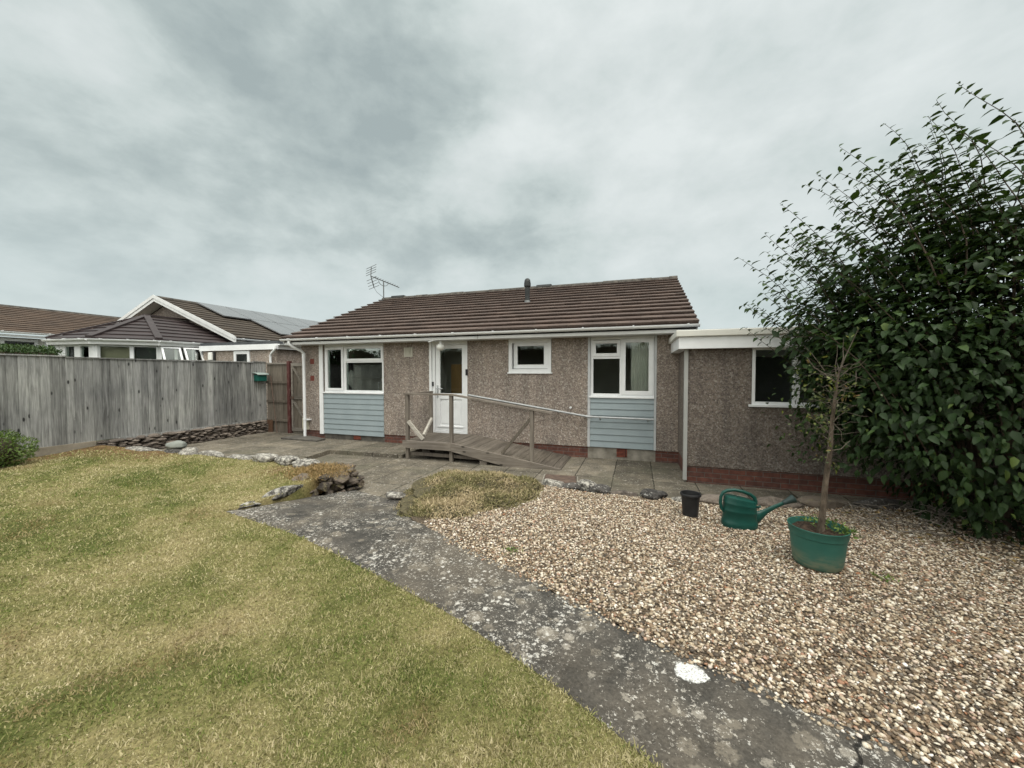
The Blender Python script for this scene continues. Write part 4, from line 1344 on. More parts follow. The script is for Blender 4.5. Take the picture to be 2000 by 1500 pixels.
for z in (1.94, 1.02, 0.13):
    m = MB(); m.rv = random.random()
    m.box(-9.20, GY - 0.036, z - 0.045, -8.49, GY - 0.001, z + 0.045)
    m.build('rail', GATE_RAIL, GT)
m = MB()
m.rv = 0.6
m.box(-9.20, GY - 0.036, 0.18, -9.145, GY - 0.001, 0.97)
m.box(-9.20, GY - 0.036, 1.07, -9.145, GY - 0.001, 1.89)
m.build('stile', GATE_RAIL, GT)
for z in (1.88, 0.94):
    MB().bar((-9.14, GY - 0.020, z), (-8.52, GY - 0.020, z - 0.80), 0.030, 0.075, (0, 1, 0)).build('brace', GATE_RAIL, GT)
MB().box(-9.215, GY - 0.055, 0.985, -9.10, GY - 0.037, 1.055).build('latch', RUST, GT)
# cane leaning on the return panel
tag(MB().tube([(-9.60, GY - 0.16, 0.0), (-9.95, GY - 0.045, 1.62)], 0.011, 7).build('garden_cane', simple('reddish_cane', (0.085, 0.048, 0.036), (0.17, 0.13, 0.10), 6, 0.8, stretch=(1, 1, .3)), loc=(-9.6, GY - 0.16, 0)), 'thin reddish cane leaning against the short fence panel', 'cane')
# green box hung on the fence
BX = thing('bird_box', 'small green box with a pale curved lid hung on the fence end', 'box', (-10.1, 7.95, 1.5))
MB().box(FX + 0.03, 7.78, 1.475, FX + 0.19, 8.06, 1.655).build('body', TEAL, BX, bevel=0.015)
lid = MB()
prof = [(FX + 0.015 + 0.21 * t, 1.655 + 0.055 * (1 - t) ** 0.5 * (1 if t < 1 else 0) + 0.012) for t in np.linspace(0, 1, 8)]
lid.prism([(a, 7.75, b) for a, b in prof] + [(a, 7.75, b - 0.014) for a, b in prof[::-1]], (0, 0.34, 0))
lid.build('lid', simple('faded_lid', (0.22, 0.27, 0.25), (0.32, 0.37, 0.35), 7, 0.5), BX)
# drain block under the downpipe
tag(MB().prism([(-8.62, 7.28, -0.02), (-7.45, 7.28, -0.02), (-7.45, 7.55, -0.02), (-8.1, 7.78, -0.02), (-8.62, 7.78, -0.02)], (0, 0, 0.075)).build('drain_kerb', DARKCONC, loc=(-8.2, 7.5, 0), bevel=0.006), 'low dark concrete surround under the white downpipe', 'drain surround')

# ------------------------------------------------------------------ neighbours
def tri_gable_roof_y(xr, zr, xe, ze, y0, y1, name, mat, parent, gauge=0.33, thick=0.035, tile=0.6):
    """one slope of a roof whose ridge runs along Y, from eave x = xe to ridge x = xr"""
    m = MB()
    upv = Vector((xr - xe, 0, zr - ze))
    roof_plane(m, (xe, y0, ze), (xe, y1, ze), upv, upv.length, gauge, thick, tile)
    return m.build(name, mat, parent)


NB = thing('neighbour_bungalow', 'neighbouring pebbledash bungalow with white bargeboards and solar panels on its roof', 'bungalow', (-17.7, 13.0, 0))
NRX, NRZ, NEX, NEZ = -17.75, 4.65, -13.50, 2.97
GYn, NY0, NY1 = 10.02, 9.66, 23.0
nw = MB()
nw.box(2 * NRX + 13.85, GYn, 0, -13.85, GYn + 0.25, 2.80)
nw.prism([(2 * NRX + 13.85, GYn, 2.80), (-13.85, GYn, 2.80), (NRX, GYn, 4.42)], (0, 0.25, 0))
nw.box(-14.10, GYn + 0.25, 0, -13.85, NY1, 2.80)
nw.build('wall', DASH2, NB)
nr = tri_gable_roof_y(NRX, NRZ, NEX, NEZ, NY0, NY1, 'roof', TILE_N, NB)
tri_gable_roof_y(NRX, NRZ, 2 * NRX - NEX, NEZ, NY0, NY1, 'roof', TILE_N, NB)
rd = MB()
rd.prism([(NRX - 0.14, NY0 + 0.04, NRZ - 0.02), (NRX - 0.07, NY0 + 0.04, NRZ + 0.05), (NRX + 0.07, NY0 + 0.04, NRZ + 0.05), (NRX + 0.14, NY0 + 0.04, NRZ - 0.02)], (0, NY1 - NY0 - 0.08, 0))
rd.build('ridge', RIDGE, nr)
for sx in (1, -1):
    bb = MB()
    e = NRX + sx * 4.32
    bb.prism([(NRX, NY0 - 0.035, NRZ + 0.04), (e, NY0 - 0.035, NEZ + 0.01), (e, NY0 - 0.035, NEZ - 0.20), (NRX, NY0 - 0.035, NRZ - 0.17)], (0, 0.035, 0))
    bb.prism([(NRX, NY0 - 0.060, NRZ + 0.075), (e, NY0 - 0.060, NEZ + 0.04), (e, NY0 - 0.060, NEZ - 0.08), (NRX, NY0 - 0.060, NRZ - 0.05)], (0, 0.024, 0))
    bb.build('bargeboard', DULLWHITE, NB)
    sf = MB()
    e = NRX + sx * 4.25
    sf.prism([(NRX, NY0, NRZ - 0.10), (e, NY0, NEZ - 0.13), (e, NY0, NEZ - 0.145), (NRX, NY0, NRZ - 0.115)], (0, 0.45, 0))
    sf.build('soffit', CREAM, NB)
ng = MB()
gutter(ng, (NEX + 0.04, NY0, NEZ - 0.03), (NEX + 0.04, NY1, NEZ - 0.03), 0.06, 1.0, (1, 0))
ng.build('gutter', WHITE, NB, smooth=True)
# solar panels in an upper and a lower row
sl_u = Vector((NEX - NRX, 0, NEZ - NRZ)); sl_u.normalize()
nn = Vector((-sl_u.z, 0, sl_u.x)); nn = nn if nn.z > 0 else -nn
def npt(s, y, h): return Vector((NRX, y, NRZ)) + sl_u * s + nn * h
for s0, s1, ys, cnt in ((0.27, 2.02, 10.92, 8), (2.06, 3.88, 12.02, 7)):
    for k in range(cnt):
        y0 = ys + k * 1.16
        y1 = y0 + 1.125
        m = MB()
        m.hexa([npt(s0, y0, 0.09), npt(s1, y0, 0.09), npt(s1, y1, 0.09), npt(s0, y1, 0.09), npt(s0, y0, 0.13), npt(s1, y0, 0.13), npt(s1, y1, 0.13), npt(s0, y1, 0.13)])
        m.build('solar_panel', SOLAR, NB)
# its flat-roofed side wing
WYn = 8.66
MB().box(-13.55, WYn, 0, -10.36, WYn + 0.2, 2.42).build('wing_wall', DASH3, NB)
MB().box(-10.56, WYn + 0.2, 0, -10.36, 18.0, 2.42).build('wing_wall', DASH3, NB)
MB().box(-13.62, WYn - 0.08, 2.42, -10.24, WYn - 0.04, 2.585).build('wing_fascia', WHITE, NB)
MB().box(-13.62, WYn - 0.04, 2.586, -10.26, 18.0, 2.68).build('wing_felt_roof', FELT, NB)
MB().box(-10.30, WYn - 0.04, 2.43, -10.262, 18.0, 2.585).build('wing_fascia', DULLWHITE, NB)
m = MB(); gutter(m, (-10.215, WYn - 0.04, 2.58), (-10.215, 18.0, 2.58), 0.045, 1.0, (1, 0)); m.build('gutter', WHITE, NB, smooth=True)
yd = WYn - 0.14
m = MB(); m.tube([(-10.22, yd, 2.53), (-10.22, yd, 2.45), (-10.27, yd, 2.40), (-10.46, yd + 0.05, 2.29), (-10.52, yd + 0.07, 2.23), (-10.52, yd + 0.07, 1.0)], 0.036, 12); m.build('downpipe', WHITE, NB, smooth=True)
m = MB(); win_frame(m, -12.13, -11.45, 1.3, 2.40, WYn - 0.03, 0.10, 0.06)
nwi = m.build('window', WHITE, NB); pane(-12.04, -11.54, 1.4, 2.31, WYn - 0.012, nwi)
MB().box(-12.03, WYn - 0.008, 1.4, -11.55, WYn - 0.002, 2.31).build('blind', DARKIN, nwi)
MB().box(-13.20, WYn - 0.10, 2.12, -13.03, WYn - 0.02, 2.37).build('alarm_box', LAMPGLASS, NB, bevel=0.02)
MB().box(-13.24, WYn - 0.05, 2.08, -12.96, WYn - 0.001, 2.39).build('alarm_backplate', BLACK, NB, bevel=0.02)

# conservatory with a plum tiled hip roof
CV = thing('conservatory', 'white framed conservatory with a plum brown tiled hipped roof behind the fence', 'conservatory', (-13.9, 7.5, 0))
ap = Vector((-16.5, 8.72, 3.70)); apb = Vector((-16.5, 10.0, 3.70))
EZC = 2.72
cor = [Vector((-18.9, 10.0, EZC)), Vector((-18.9, 8.2, EZC)), Vector((-16.75, 6.40, EZC)), Vector((-15.05, 6.58, EZC)), Vector((-13.93, 7.66, EZC)), Vector((-13.66, 10.0, EZC))]
def facet(mb, a, b, c, d=None, n=7):
    """stepped courses between eave a-b and top c (triangle) or d-c"""
    d = d or c
    nrm = (b - a).cross(c - a).normalized()
    if nrm.z < 0: nrm = -nrm
    for i in range(n):
        t0, t1 = i / n, min((i + 1) / n, 0.999)
        L0, R0, L1, R1 = a.lerp(d, t0), b.lerp(c, t0), a.lerp(d, t1), b.lerp(c, t1)
        h = nrm * 0.035
        l = nrm * 0.004
        mb.hexa([L0 - l, R0 - l, R1 - l, L1 - l, L0 + h, R0 + h, R1 + l, L1 + l])
cr = MB()
facet(cr, cor[1], cor[2], ap); facet(cr, cor[2], cor[3], ap); facet(cr, cor[3], cor[4], ap)
facet(cr, cor[4], cor[5], apb, ap); facet(cr, cor[0], cor[1], ap, apb)
cro = cr.build('roof', TILE_C, CV)
hp = MB()
for c in cor[1:5]:
    hp.bar(c + Vector((0, 0, 0.05)), ap + Vector((0, 0, 0.05)), 0.17, 0.05)
hp.bar(ap + Vector((0, 0, 0.05)), apb + Vector((0, 0, 0.05)), 0.17, 0.05)
hp.build('hip_tiles', TILE_C, cro)
cg, cf = MB(), MB()
for a, b in zip(cor[:-1], cor[1:]):
    d = (b - a).normalized()
    o = Vector((d.y, -d.x, 0))
    mid_ = (a + b) / 2
    if (mid_ - Vector((ap.x, ap.y, EZC))).dot(o) < 0: o = -o
    gutter(cg, a + o * 0.05 + Vector((0, 0, -0.02)), b + o * 0.05 + Vector((0, 0, -0.02)), 0.055, 0.6, (o.x, o.y))
    cf.bar(a - o * 0.02 + Vector((0, 0, -0.10)), b - o * 0.02 + Vector((0, 0, -0.10)), 0.04, 0.14)
cg.build('gutter', WHITE, CV, smooth=True)
cf.build('fascia', DULLWHITE, CV)
def wall_windows(a, b, splits, blinds):
    """white framed glazing between two corners; splits = list of (t0, t1)"""
    a, b = Vector((a.x, a.y, 0)), Vector((b.x, b.y, 0))
    d = (b - a).normalized(); L = (b - a).length
    o = Vector((d.y, -d.x, 0))
    if ((a + b) / 2 - Vector((ap.x, ap.y, 0))).dot(o) < 0: o = -o
    a = a - o * 0.22; b = b - o * 0.22
    fr = MB()
    up = Vector((0, 0, 1))
    fr.bar(a + up * 2.56, b + up * 2.56, 0.08, 0.12)
    fr.bar(a + up * 0.55, b + up * 0.55, 0.20, 1.10)
    t = [0.0] + [q for s in splits for q in s] + [1.0]
    for i in range(0, len(t), 2):
        p, q = a + d * (t[i] * L), a + d * (t[i + 1] * L)
        if (q - p).length > 0.01: fr.bar(p + up * 1.80, q + up * 1.80, 0.07, 1.40)
    fo_ = fr.build('window', WHITE, CV)
    for t0, t1 in splits:
        p, q = a + d * (t0 * L), a + d * (t1 * L)
        m = MB(); m.bar(p + up * 1.80, q + up * 1.80, 0.012, 1.40); m.build('pane', GLASS, fo_)
        m = MB(); m.bar(p + up * 1.80 - o * 0.12, q + up * 1.80 - o * 0.12, 0.02, 1.40); m.build('blind', blinds[(t0 > 0.5) % len(blinds)], fo_)
    return fo_
wall_windows(cor[1], cor[2], [(0.1, 0.45), (0.55, 0.9)], [BLIND])
wall_windows(cor[2], cor[3], [(0.24, 0.46), (0.60, 0.80)], [BLIND])
wall_windows(cor[3], cor[4], [(0.08, 0.52), (0.58, 0.92)], [BLIND, DARKIN])
wall_windows(cor[4], Vector((-13.72, 8.56, EZC)), [(0.06, 0.46), (0.54, 0.94)], [DARKIN])
# two top-hung sashes standing open
for (p, q) in ((Vector((-14.02, 7.74, 0)), Vector((-13.90, 8.20, 0))), (Vector((-13.87, 8.26, 0)), Vector((-13.78, 8.72, 0)))):
    d = (q - p).normalized(); o = Vector((d.y, -d.x, 0)); o = o if o.x > 0 else -o
    T = lambda s, h, n: p + d * s + Vector((0, 0, 2.52)) + (o * 0.50 - Vector((0, 0, 0.86))).normalized() * h + o * n
    L = (q - p).length
    m = MB()
    for (s0, s1, h0, h1) in ((0, L, 0, 0.05), (0, L, 0.49, 0.54), (0, 0.05, 0.05, 0.49), (L - 0.05, L, 0.05, 0.49)):
        m.hexa([T(s0, h0, 0), T(s1, h0, 0), T(s1, h1, 0), T(s0, h1, 0), T(s0, h0, .05), T(s1, h0, .05), T(s1, h1, .05), T(s0, h1, .05)])
    oo = m.build('open_sash', WHITE, CV)
    m = MB(); m.hexa([T(.04, .04, .02), T(L - .04, .04, .02), T(L - .04, .50, .02), T(.04, .50, .02), T(.04, .04, .03), T(L - .04, .04, .03), T(L - .04, .50, .03), T(.04, .50, .03)]); m.build('pane', GLASS, oo)

# house farther left
FH = thing('far_bungalow', 'farther bungalow with a long brown tiled roof and white eaves at the left', 'bungalow', (-22.5, 6.0, 0))
tri_gable_roof_y(-22.6, 4.22, -18.85, 3.02, -2.0, 11.2, 'roof', TILE_F, FH, 0.30, 0.035, 0.6)
m = MB(); m.prism([(-22.75, -2, 4.18), (-22.68, -2, 4.27), (-22.52, -2, 4.27), (-22.45, -2, 4.18)], (0, 13.2, 0)); m.build('ridge', RIDGE, FH)
m = MB(); m.box(-26.0, -1.9, 0, -19.25, 11.0, 2.86); m.prism([(-19.25, 11.0, 2.86), (-26.0, 11.0, 2.86), (-22.6, 11.0, 4.1)], (0, -0.2, 0)); m.build('wall', CREAM, FH)
m = MB(); m.box(-18.93, -2.0, 2.86, -18.88, 11.1, 2.93); m.build('fascia', WHITE, FH)
m = MB(); gutter(m, (-18.80, -2.0, 3.02), (-18.80, 11.1, 3.02), 0.055, 1.0, (1, 0)); m.build('gutter', WHITE, FH, smooth=True)
for y0, y1 in ((6.35, 7.15), (7.3, 8.6), (3.0, 4.6)):
    m = MB()
    m.box(-19.25, y0, 1.7, -19.20, y1, 1.78); m.box(-19.25, y0, 2.74, -19.20, y1, 2.82)
    m.box(-19.25, y0, 1.78, -19.20, y0 + 0.08, 2.74); m.box(-19.25, y1 - 0.08, 1.78, -19.20, y1, 2.74)
    wo = m.build('window', WHITE, FH)
    MB().box(-19.235, y0 + .08, 1.78, -19.225, y1 - .08, 2.74).build('pane', GLASS, wo)
    MB().box(-19.248, y0 + .08, 1.78, -19.24, y1 - .08, 2.74).build('blind', DARKIN, wo)


# ------------------------------------------------------------------ plants
def leaf_arrays(P, Dv, Nv, L, Wd, fold=0.25, droop=0.15):
    """leaf blades: base P, direction Dv, approximate normal Nv, lengths L, widths Wd"""
    P, Dv, Nv = np.asarray(P), np.asarray(Dv), np.asarray(Nv)
    Dv = Dv / np.linalg.norm(Dv, axis=1, keepdims=True)
    Sv = np.cross(Dv, Nv); Sv /= np.linalg.norm(Sv, axis=1, keepdims=True) + 1e-9
    U = np.cross(Sv, Dv)
    L = L[:, None]; Wd = Wd[:, None]
    def pt(t, s, h): return P + Dv * (L * t) + Sv * (Wd * s) + U * (L * h)
    V = np.stack([pt(0, 0, 0), pt(.33, 0, 0.01), pt(.72, 0, -droop * .45), pt(1, 0, -droop),
                  pt(.28, .46, fold * .22), pt(.66, .36, fold * .14 - droop * .35), pt(.28, -.46, fold * .22), pt(.66, -.36, fold * .14 - droop * .35)], 1)
    f4 = np.array([(4, 1, 2, 5), (1, 6, 7, 2)]); f3 = np.array([(0, 1, 4, 4), (5, 2, 3, 3), (0, 6, 1, 1), (2, 7, 3, 3)])
    tris = np.array([(0, 1, 4), (4, 1, 5), (1, 2, 5), (5, 2, 3), (0, 6, 1), (1, 6, 7), (1, 7, 2), (2, 7, 3)])
    n = len(P)
    F = (tris[None] + (np.arange(n) * 8)[:, None, None]).reshape(-1, 3)
    return V.reshape(-1, 3), F


def leaves(name, P, Dv, Nv, L, Wd, rnd, mat, parent, **kw):
    V, F = leaf_arrays(P, Dv, Nv, L, Wd, **kw)
    return mesh_np(name, V, F, mat, parent, None, np.repeat(rnd, 8), smooth=False)


def rdir(n):
    d = RS.normal(size=(n, 3))
    return d / np.linalg.norm(d, axis=1, keepdims=True)


def big_shrub():
    B = thing('large_shrub', 'tall dark green leafy shrub with long upright shoots at the right edge', 'shrub', (4.0, 5.4, 0.08))
    P, D, N_, L, R = [], [], [], [], []
    stems = MB()
    # 1. dense body: leaf clumps over an uneven rounded mass
    c = np.array([4.15, 5.25, 1.60]); rad = np.array([2.25, 1.25, 1.85])
    n = 17000
    d = rdir(n)
    az, el = np.arctan2(d[:, 1], d[:, 0]), np.arcsin(d[:, 2])
    lump = 0.86 + 0.22 * (vnoise(az * 3.1 + 9, el * 3.6 + 9, 5)) + 0.10 * (vnoise(az * 8 + 40, el * 9 + 40, 6) - 0.5)
    sh = lump * (1 - 0.36 * RS.rand(n) ** 1.9)
    p = c + d * rad * sh[:, None]
    k = (p[:, 2] > 0.12) & (p[:, 1] < 6.46)
    # undercut: the skirt lifts off the ground on the house side
    k &= ~((p[:, 2] < 0.60) & (p[:, 0] < 2.95))
    p, d = p[k], d[k]; n = len(p)
    out = d / rad; out /= np.linalg.norm(out, axis=1, keepdims=True)
    dd = out * 0.8 + rdir(n) * 0.65 + np.array([0, 0, -0.55])
    nn_ = np.array([0, 0, 1.0]) + out * 0.45 + rdir(n) * 0.45
    P.append(p); D.append(dd); N_.append(nn_); L.append(RS.uniform(0.045, 0.118, n)); R.append(np.clip(RS.normal(0.42, 0.20, n) + 0.5 * (RS.rand(n) < 0.03), 0, 1))
    # a smaller lobe leaning over the extension window
    n = 5200
    d = rdir(n)
    lump = 0.80 + 0.34 * vnoise(d[:, 0] * 3 + 9, d[:, 2] * 3 + d[:, 1] * 2 + 9, 15)
    p = np.array([2.72, 5.45, 2.0]) + d * np.array([0.98, 0.74, 1.18]) * (lump * (1 - 0.45 * RS.rand(n) ** 1.7))[:, None]
    k = p[:, 1] < 6.2
    p, d = p[k], d[k]; n = len(p)
    P.append(p); D.append(d * 0.8 + rdir(n) * 0.65 + np.array([0, 0, -0.5])); N_.append(np.array([0, 0, 1.0]) + d * 0.45 + rdir(n) * 0.45); L.append(RS.uniform(0.055, 0.105, n)); R.append(np.clip(RS.normal(0.45, 0.17, n), 0, 1))
    # 2. leafy shoots that fan out of the body; the ends follow the outline of the plant
    zx = np.array([(0.9, 2.3), (1.25, 2.85), (1.6, 3.6), (2.2, 4.15), (2.6, 4.4), (3.2, 4.6), (3.7, 4.25), (4.5, 4.6), (6.2, 4.0)])
    ends = []
    for k in range(135):
        ex = 1.38 + 4.4 * random.random() ** 1.35
        ez_max = np.interp(ex, zx[:, 0], zx[:, 1])
        ez = ez_max * random.uniform(0.78, 0.97) if random.random() < 0.6 else random.uniform(2.2, ez_max * 0.88)
        ends.append((ex, random.uniform(4.8, 6.0), ez))
    for k in range(46):                                              # thick leafy head towards the frame edge
        ex = random.uniform(2.3, 4.4)
        ends.append((ex, random.uniform(4.9, 5.9), np.interp(ex, zx[:, 0], zx[:, 1]) * random.uniform(0.72, 0.95)))
    # long single shoots seen against the sky
    ends += [(1.24, 5.5, 3.16), (1.26, 5.45, 2.55), (1.32, 5.6, 2.30), (1.46, 5.4, 3.40), (1.62, 5.5, 3.78), (1.85, 5.4, 3.92), (2.05, 5.6, 4.12), (2.23, 5.5, 4.36), (2.63, 5.5, 4.55), (2.95, 5.3, 4.40), (3.26, 5.5, 4.85), (3.12, 5.5, 4.72), (3.65, 5.4, 4.30), (1.55, 5.7, 3.05), (1.40, 5.3, 2.80), (1.35, 5.0, 2.1), (1.55, 5.0, 1.75), (1.70, 5.3, 1.50), (1.62, 5.5, 2.0), (1.85, 5.2, 1.25)]
    for e in ends:
        e = np.array(e)
        # origin inside the body, below and to the right of the tip
        lean = np.clip((4.0 - e[0]) * 0.42, -0.8, 1.3) + random.uniform(-0.25, 0.25)
        o = np.array([e[0] + lean, e[1] + random.uniform(-0.35, 0.35), max(0.9, e[2] - random.uniform(1.1, 1.8))])
        if e[2] < 2.2: o = np.array([e[0] + 1.0, e[1] + 0.1, e[2] + random.uniform(-0.25, 0.1)])
        t = np.linspace(0, 1, 9)
        bend = np.array([random.uniform(0.02, 0.16), random.uniform(-0.10, 0.10), random.uniform(0.0, 0.16)])
        wob = random.uniform(0.01, 0.03)
        pts = o + (e - o) * t[:, None] + bend * (np.sin(t * pi))[:, None] + wob * np.c_[np.sin(t * 9 + e[0] * 7), np.cos(t * 8 + e[2] * 5), t * 0]
        stems.tube([tuple(q) for q in pts], [0.0075 * (1 - 0.8 * q) for q in t], 5)
        ln = np.linalg.norm(e - o)
        m_ = int(ln / 0.042)
        tt = np.clip(np.linspace(0.02, 1.0, m_) + RS.normal(0, 0.008, m_), 0, 1)
        q = np.stack([np.interp(tt, t, pts[:, i]) for i in range(3)], 1)
        ax = (e - o) / ln
        ref = np.cross(ax, [0.2, 0.9, 0.1]); ref /= np.linalg.norm(ref); r2 = np.cross(ax, ref)
        ph = np.arange(m_) * 2.4 + random.random() * 6
        radial = np.cos(ph)[:, None] * ref + np.sin(ph)[:, None] * r2
        dd = radial * 0.95 + ax * 0.25 + np.array([0, 0, -0.15]) + rdir(m_) * 0.3
        nn_ = np.array([0, -0.25, 0.9]) + ax * 0.4 + rdir(m_) * 0.75
        P.append(q); D.append(dd); N_.append(nn_)
        L.append(RS.uniform(0.085, 0.165, m_) * (1 - 0.42 * tt ** 4)); R.append(np.clip(RS.normal(0.50, 0.17, m_), 0, 1))
    # 3. low sprays over the ground at the front
    n = 800
    p = np.c_[RS.uniform(2.9, 5.0, n), RS.uniform(4.2, 5.2, n), RS.uniform(0.12, 0.75, n)]
    k = (p[:, 1] > 4.25 + 0.9 * np.clip(3.6 - p[:, 0], 0, 1)) & (p[:, 1] < 5.6)
    p = p[k]; n = len(p)
    P.append(p); D.append(rdir(n) * 0.7 + np.array([-0.3, -0.6, -0.1])); N_.append(np.array([0, -0.2, 1.0]) + rdir(n) * 0.4); L.append(RS.uniform(0.05, 0.10, n)); R.append(np.clip(RS.normal(0.55, 0.25, n), 0, 1))
    n = 520
    p = np.array([2.25, 5.65, 1.15]) + RS.normal(0, 1, (n, 3)) * np.array([0.24, 0.22, 0.38])
    k = (p[:, 2] > 0.55) & (p[:, 1] < 6.35)
    p = p[k]; n = len(p)
    P.append(p); D.append(rdir(n) + np.array([-0.3, -0.1, -0.4])); N_.append(np.array([0, 0, 1.0]) + rdir(n) * 0.5); L.append(RS.uniform(0.05, 0.085, n)); R.append(np.clip(RS.normal(0.6, 0.2, n), 0, 1))
    for k in range(14):
        q = p[RS.randint(n)]
        stems.tube([(2.9, 5.6, q[2] + 0.3), (2.5, 5.62, q[2] + 0.14), tuple(q)], [0.006, 0.004, 0.002], 5)
    P, D, N_, L, R = map(np.concatenate, (P, D, N_, L, R))
    leaves('foliage', P, D, N_, L, L * RS.uniform(0.46, 0.66, len(L)), R, BUSHLEAF, B, fold=0.5, droop=0.18)
    for k in range(26):
        a = random.random() * 2 * pi
        o = Vector((4.0 + 0.55 * cos(a), 5.4 + 0.35 * sin(a), 0.05))
        e = Vector((4.0 + 1.8 * cos(a) * random.uniform(.4, 1), 5.4 + 0.8 * sin(a), random.uniform(1.6, 3.2)))
        stems.tube([o, o.lerp(e, 0.4) + Vector((0, 0, 0.3)), e], [0.028, 0.018, 0.008], 7)
    stems.build('stems', STEMS, B)


big_shrub()

# dry creeping plant spilling over the bed corner
def creeper():
    c = thing('creeping_plant', 'low straw coloured and olive creeping plant spilling over the corner of the gravel bed', 'plant', (-2.1, 4.6, 0.05))
    mounds = [(-2.45, 4.60, 0.55, 0.55, 0.187), (-1.85, 4.72, 0.50, 0.52, 0.203), (-2.20, 4.20, 0.55, 0.42, 0.140), (-2.05, 5.15, 0.65, 0.30, 0.099), (-1.50, 4.95, 0.28, 0.36, 0.133), (-2.42, 3.98, 0.34, 0.34, 0.086), (-2.02, 3.72, 0.36, 0.30, 0.066), (-1.70, 4.30, 0.38, 0.38, 0.109), (-2.70, 4.40, 0.28, 0.40, 0.101), (-2.62, 5.0, 0.30, 0.36, 0.117), (-1.92, 3.98, 0.36, 0.32, 0.070), (-2.30, 3.66, 0.26, 0.22, 0.047), (-1.45, 4.62, 0.26, 0.30, 0.078)]
    m = MB()
    P = []
    for (x, y, a, b, h) in mounds:
        m.lathe((x, y, float(gravel_z(np.array([x]), np.array([y]))[0])), [(1.0, -0.12), (0.96, 0.10 * h / 0.2), (0.8, h * 0.55), (0.5, h * 0.78), (0.2, h * 0.88), (0.001, h * 0.9)], 20, (1, 0), a * 0.9, b * 0.9)
        n = int(5600 * (a * b) / 0.3)
        r = np.sqrt(RS.rand(n)) * 1.08; t = RS.rand(n) * 2 * pi
        hh = h * np.clip(1 - r ** 2.2, 0, 1) * (0.80 + 0.45 * vnoise(np.cos(t) * r * 6 + 20 + x * 3, np.sin(t) * r * 6 + 20, 8))
        P.append(np.c_[x + np.cos(t) * r * a, y + np.sin(t) * r * b, gravel_z(x + np.cos(t) * r * a, y + np.sin(t) * r * b) + 0.008 + hh])
    m.build('mound', simple('dry_thatch', (0.045, 0.038, 0.020), (0.13, 0.11, 0.06), 30, 0.95, 0.02), c)
    P = np.concatenate(P); n = len(P)
    D = rdir(n) + np.array([0, 0, 0.45])
    pat = vnoise(P[:, 0] * 3.2 + 30, P[:, 1] * 3.2 + 30, 12)
    R = np.clip(0.15 + 0.75 * pat + RS.normal(0, 0.17, n), 0, 1)
    leaves('foliage', P, D, rdir(n) + np.array([0, 0, .7]), RS.uniform(0.022, 0.060, n), RS.uniform(0.006, 0.013, n), R, CLUMPLEAF, c)
    st = MB()
    for k in range(60):
        q = P[RS.randint(n)]
        d = Vector(rdir(1)[0]); d.z = abs(d.z) * 0.4
        st.tube([Vector(q), Vector(q) + d * random.uniform(0.06, 0.16)], [0.0022, 0.001], 4)
    st.build('dead_stalks', simple('straw_stalk', (0.34, 0.27, 0.16), (0.46, 0.38, 0.25), 6, 0.9), c)


creeper()


def leafy_mound(name, label, cat, c, rad, n, mat, lmin, lmax, core=True, seed=3, box=False):
    o = thing(name, label, cat, (c[0], c[1], c[2] - rad[2]))
    d = rdir(n)
    if box:
        p = RS.uniform(-1, 1, (n, 3)); ax = RS.randint(0, 3, n); sg = np.where(RS.rand(n) < .5, -1, 1)
        p[np.arange(n), ax] = sg * RS.uniform(0.86, 1.06, n)
        d = np.zeros((n, 3)); d[np.arange(n), ax] = sg
        p = np.array(c) + p * rad
    else:
        az, el = np.arctan2(d[:, 1], d[:, 0]), np.arcsin(d[:, 2])
        s = (0.78 + 0.30 * vnoise(az * 2.6 + 7, el * 3 + 7, seed)) * (1 - 0.3 * RS.rand(n) ** 2)
        p = np.array(c) + d * rad * s[:, None]
    D = d * 0.8 + rdir(n) * 0.7 + np.array([0, 0, 0.35])
    leaves('foliage', p, D, rdir(n) + np.array([0, 0, 0.8]) + d * 0.4, RS.uniform(lmin, lmax, n), RS.uniform(lmin, lmax, n) * 0.42, np.clip(RS.normal(0.5, 0.22, n), 0, 1), mat, o)
    m = MB()
    if box: m.box(c[0] - rad[0] * .88, c[1] - rad[1] * .97, c[2] - rad[2], c[0] + rad[0] * .88, c[1] + rad[1] * .97, c[2] + rad[2] * .93)
    else: m.lathe(c, [(0.70 * sin(pi * k / 10) + 1e-3, -0.70 * cos(pi * k / 10) * rad[2]) for k in range(11)], 18, (1, 0), rad[0], rad[1])
    m.build('branches', STEMS, o)
    return o


leafy_mound('small_shrub', 'small rounded bright green shrub at the foot of the fence', 'shrub', (-9.62, 2.95, 0.46), (0.42, 0.55, 0.36), 5200, SHRUBLEAF, 0.025, 0.05)
leafy_mound('hedge', 'clipped dark green hedge rising behind the fence at the left edge', 'hedge', (-13.2, 3.4, 1.10), (0.5, 1.66, 1.14), 30000, HEDGELEAF, 0.04, 0.08, box=True)

leafy_mound('shade_hedge', 'unseen tall hedge added beyond the right edge to shade that side', 'hedge', (5.7, 1.0, 2.6), (0.8, 4.8, 2.6), 12000, HEDGELEAF, 0.08, 0.16, box=True)  # added out of view to shade the gravel, shrub and extension
leafy_mound('tall_hedge', 'tall dark hedge closing the garden behind the viewpoint', 'hedge', (-9.0, -10.0, 1.60), (20.0, 0.9, 1.80), 20000, HEDGELEAF, 0.12, 0.26, box=True)

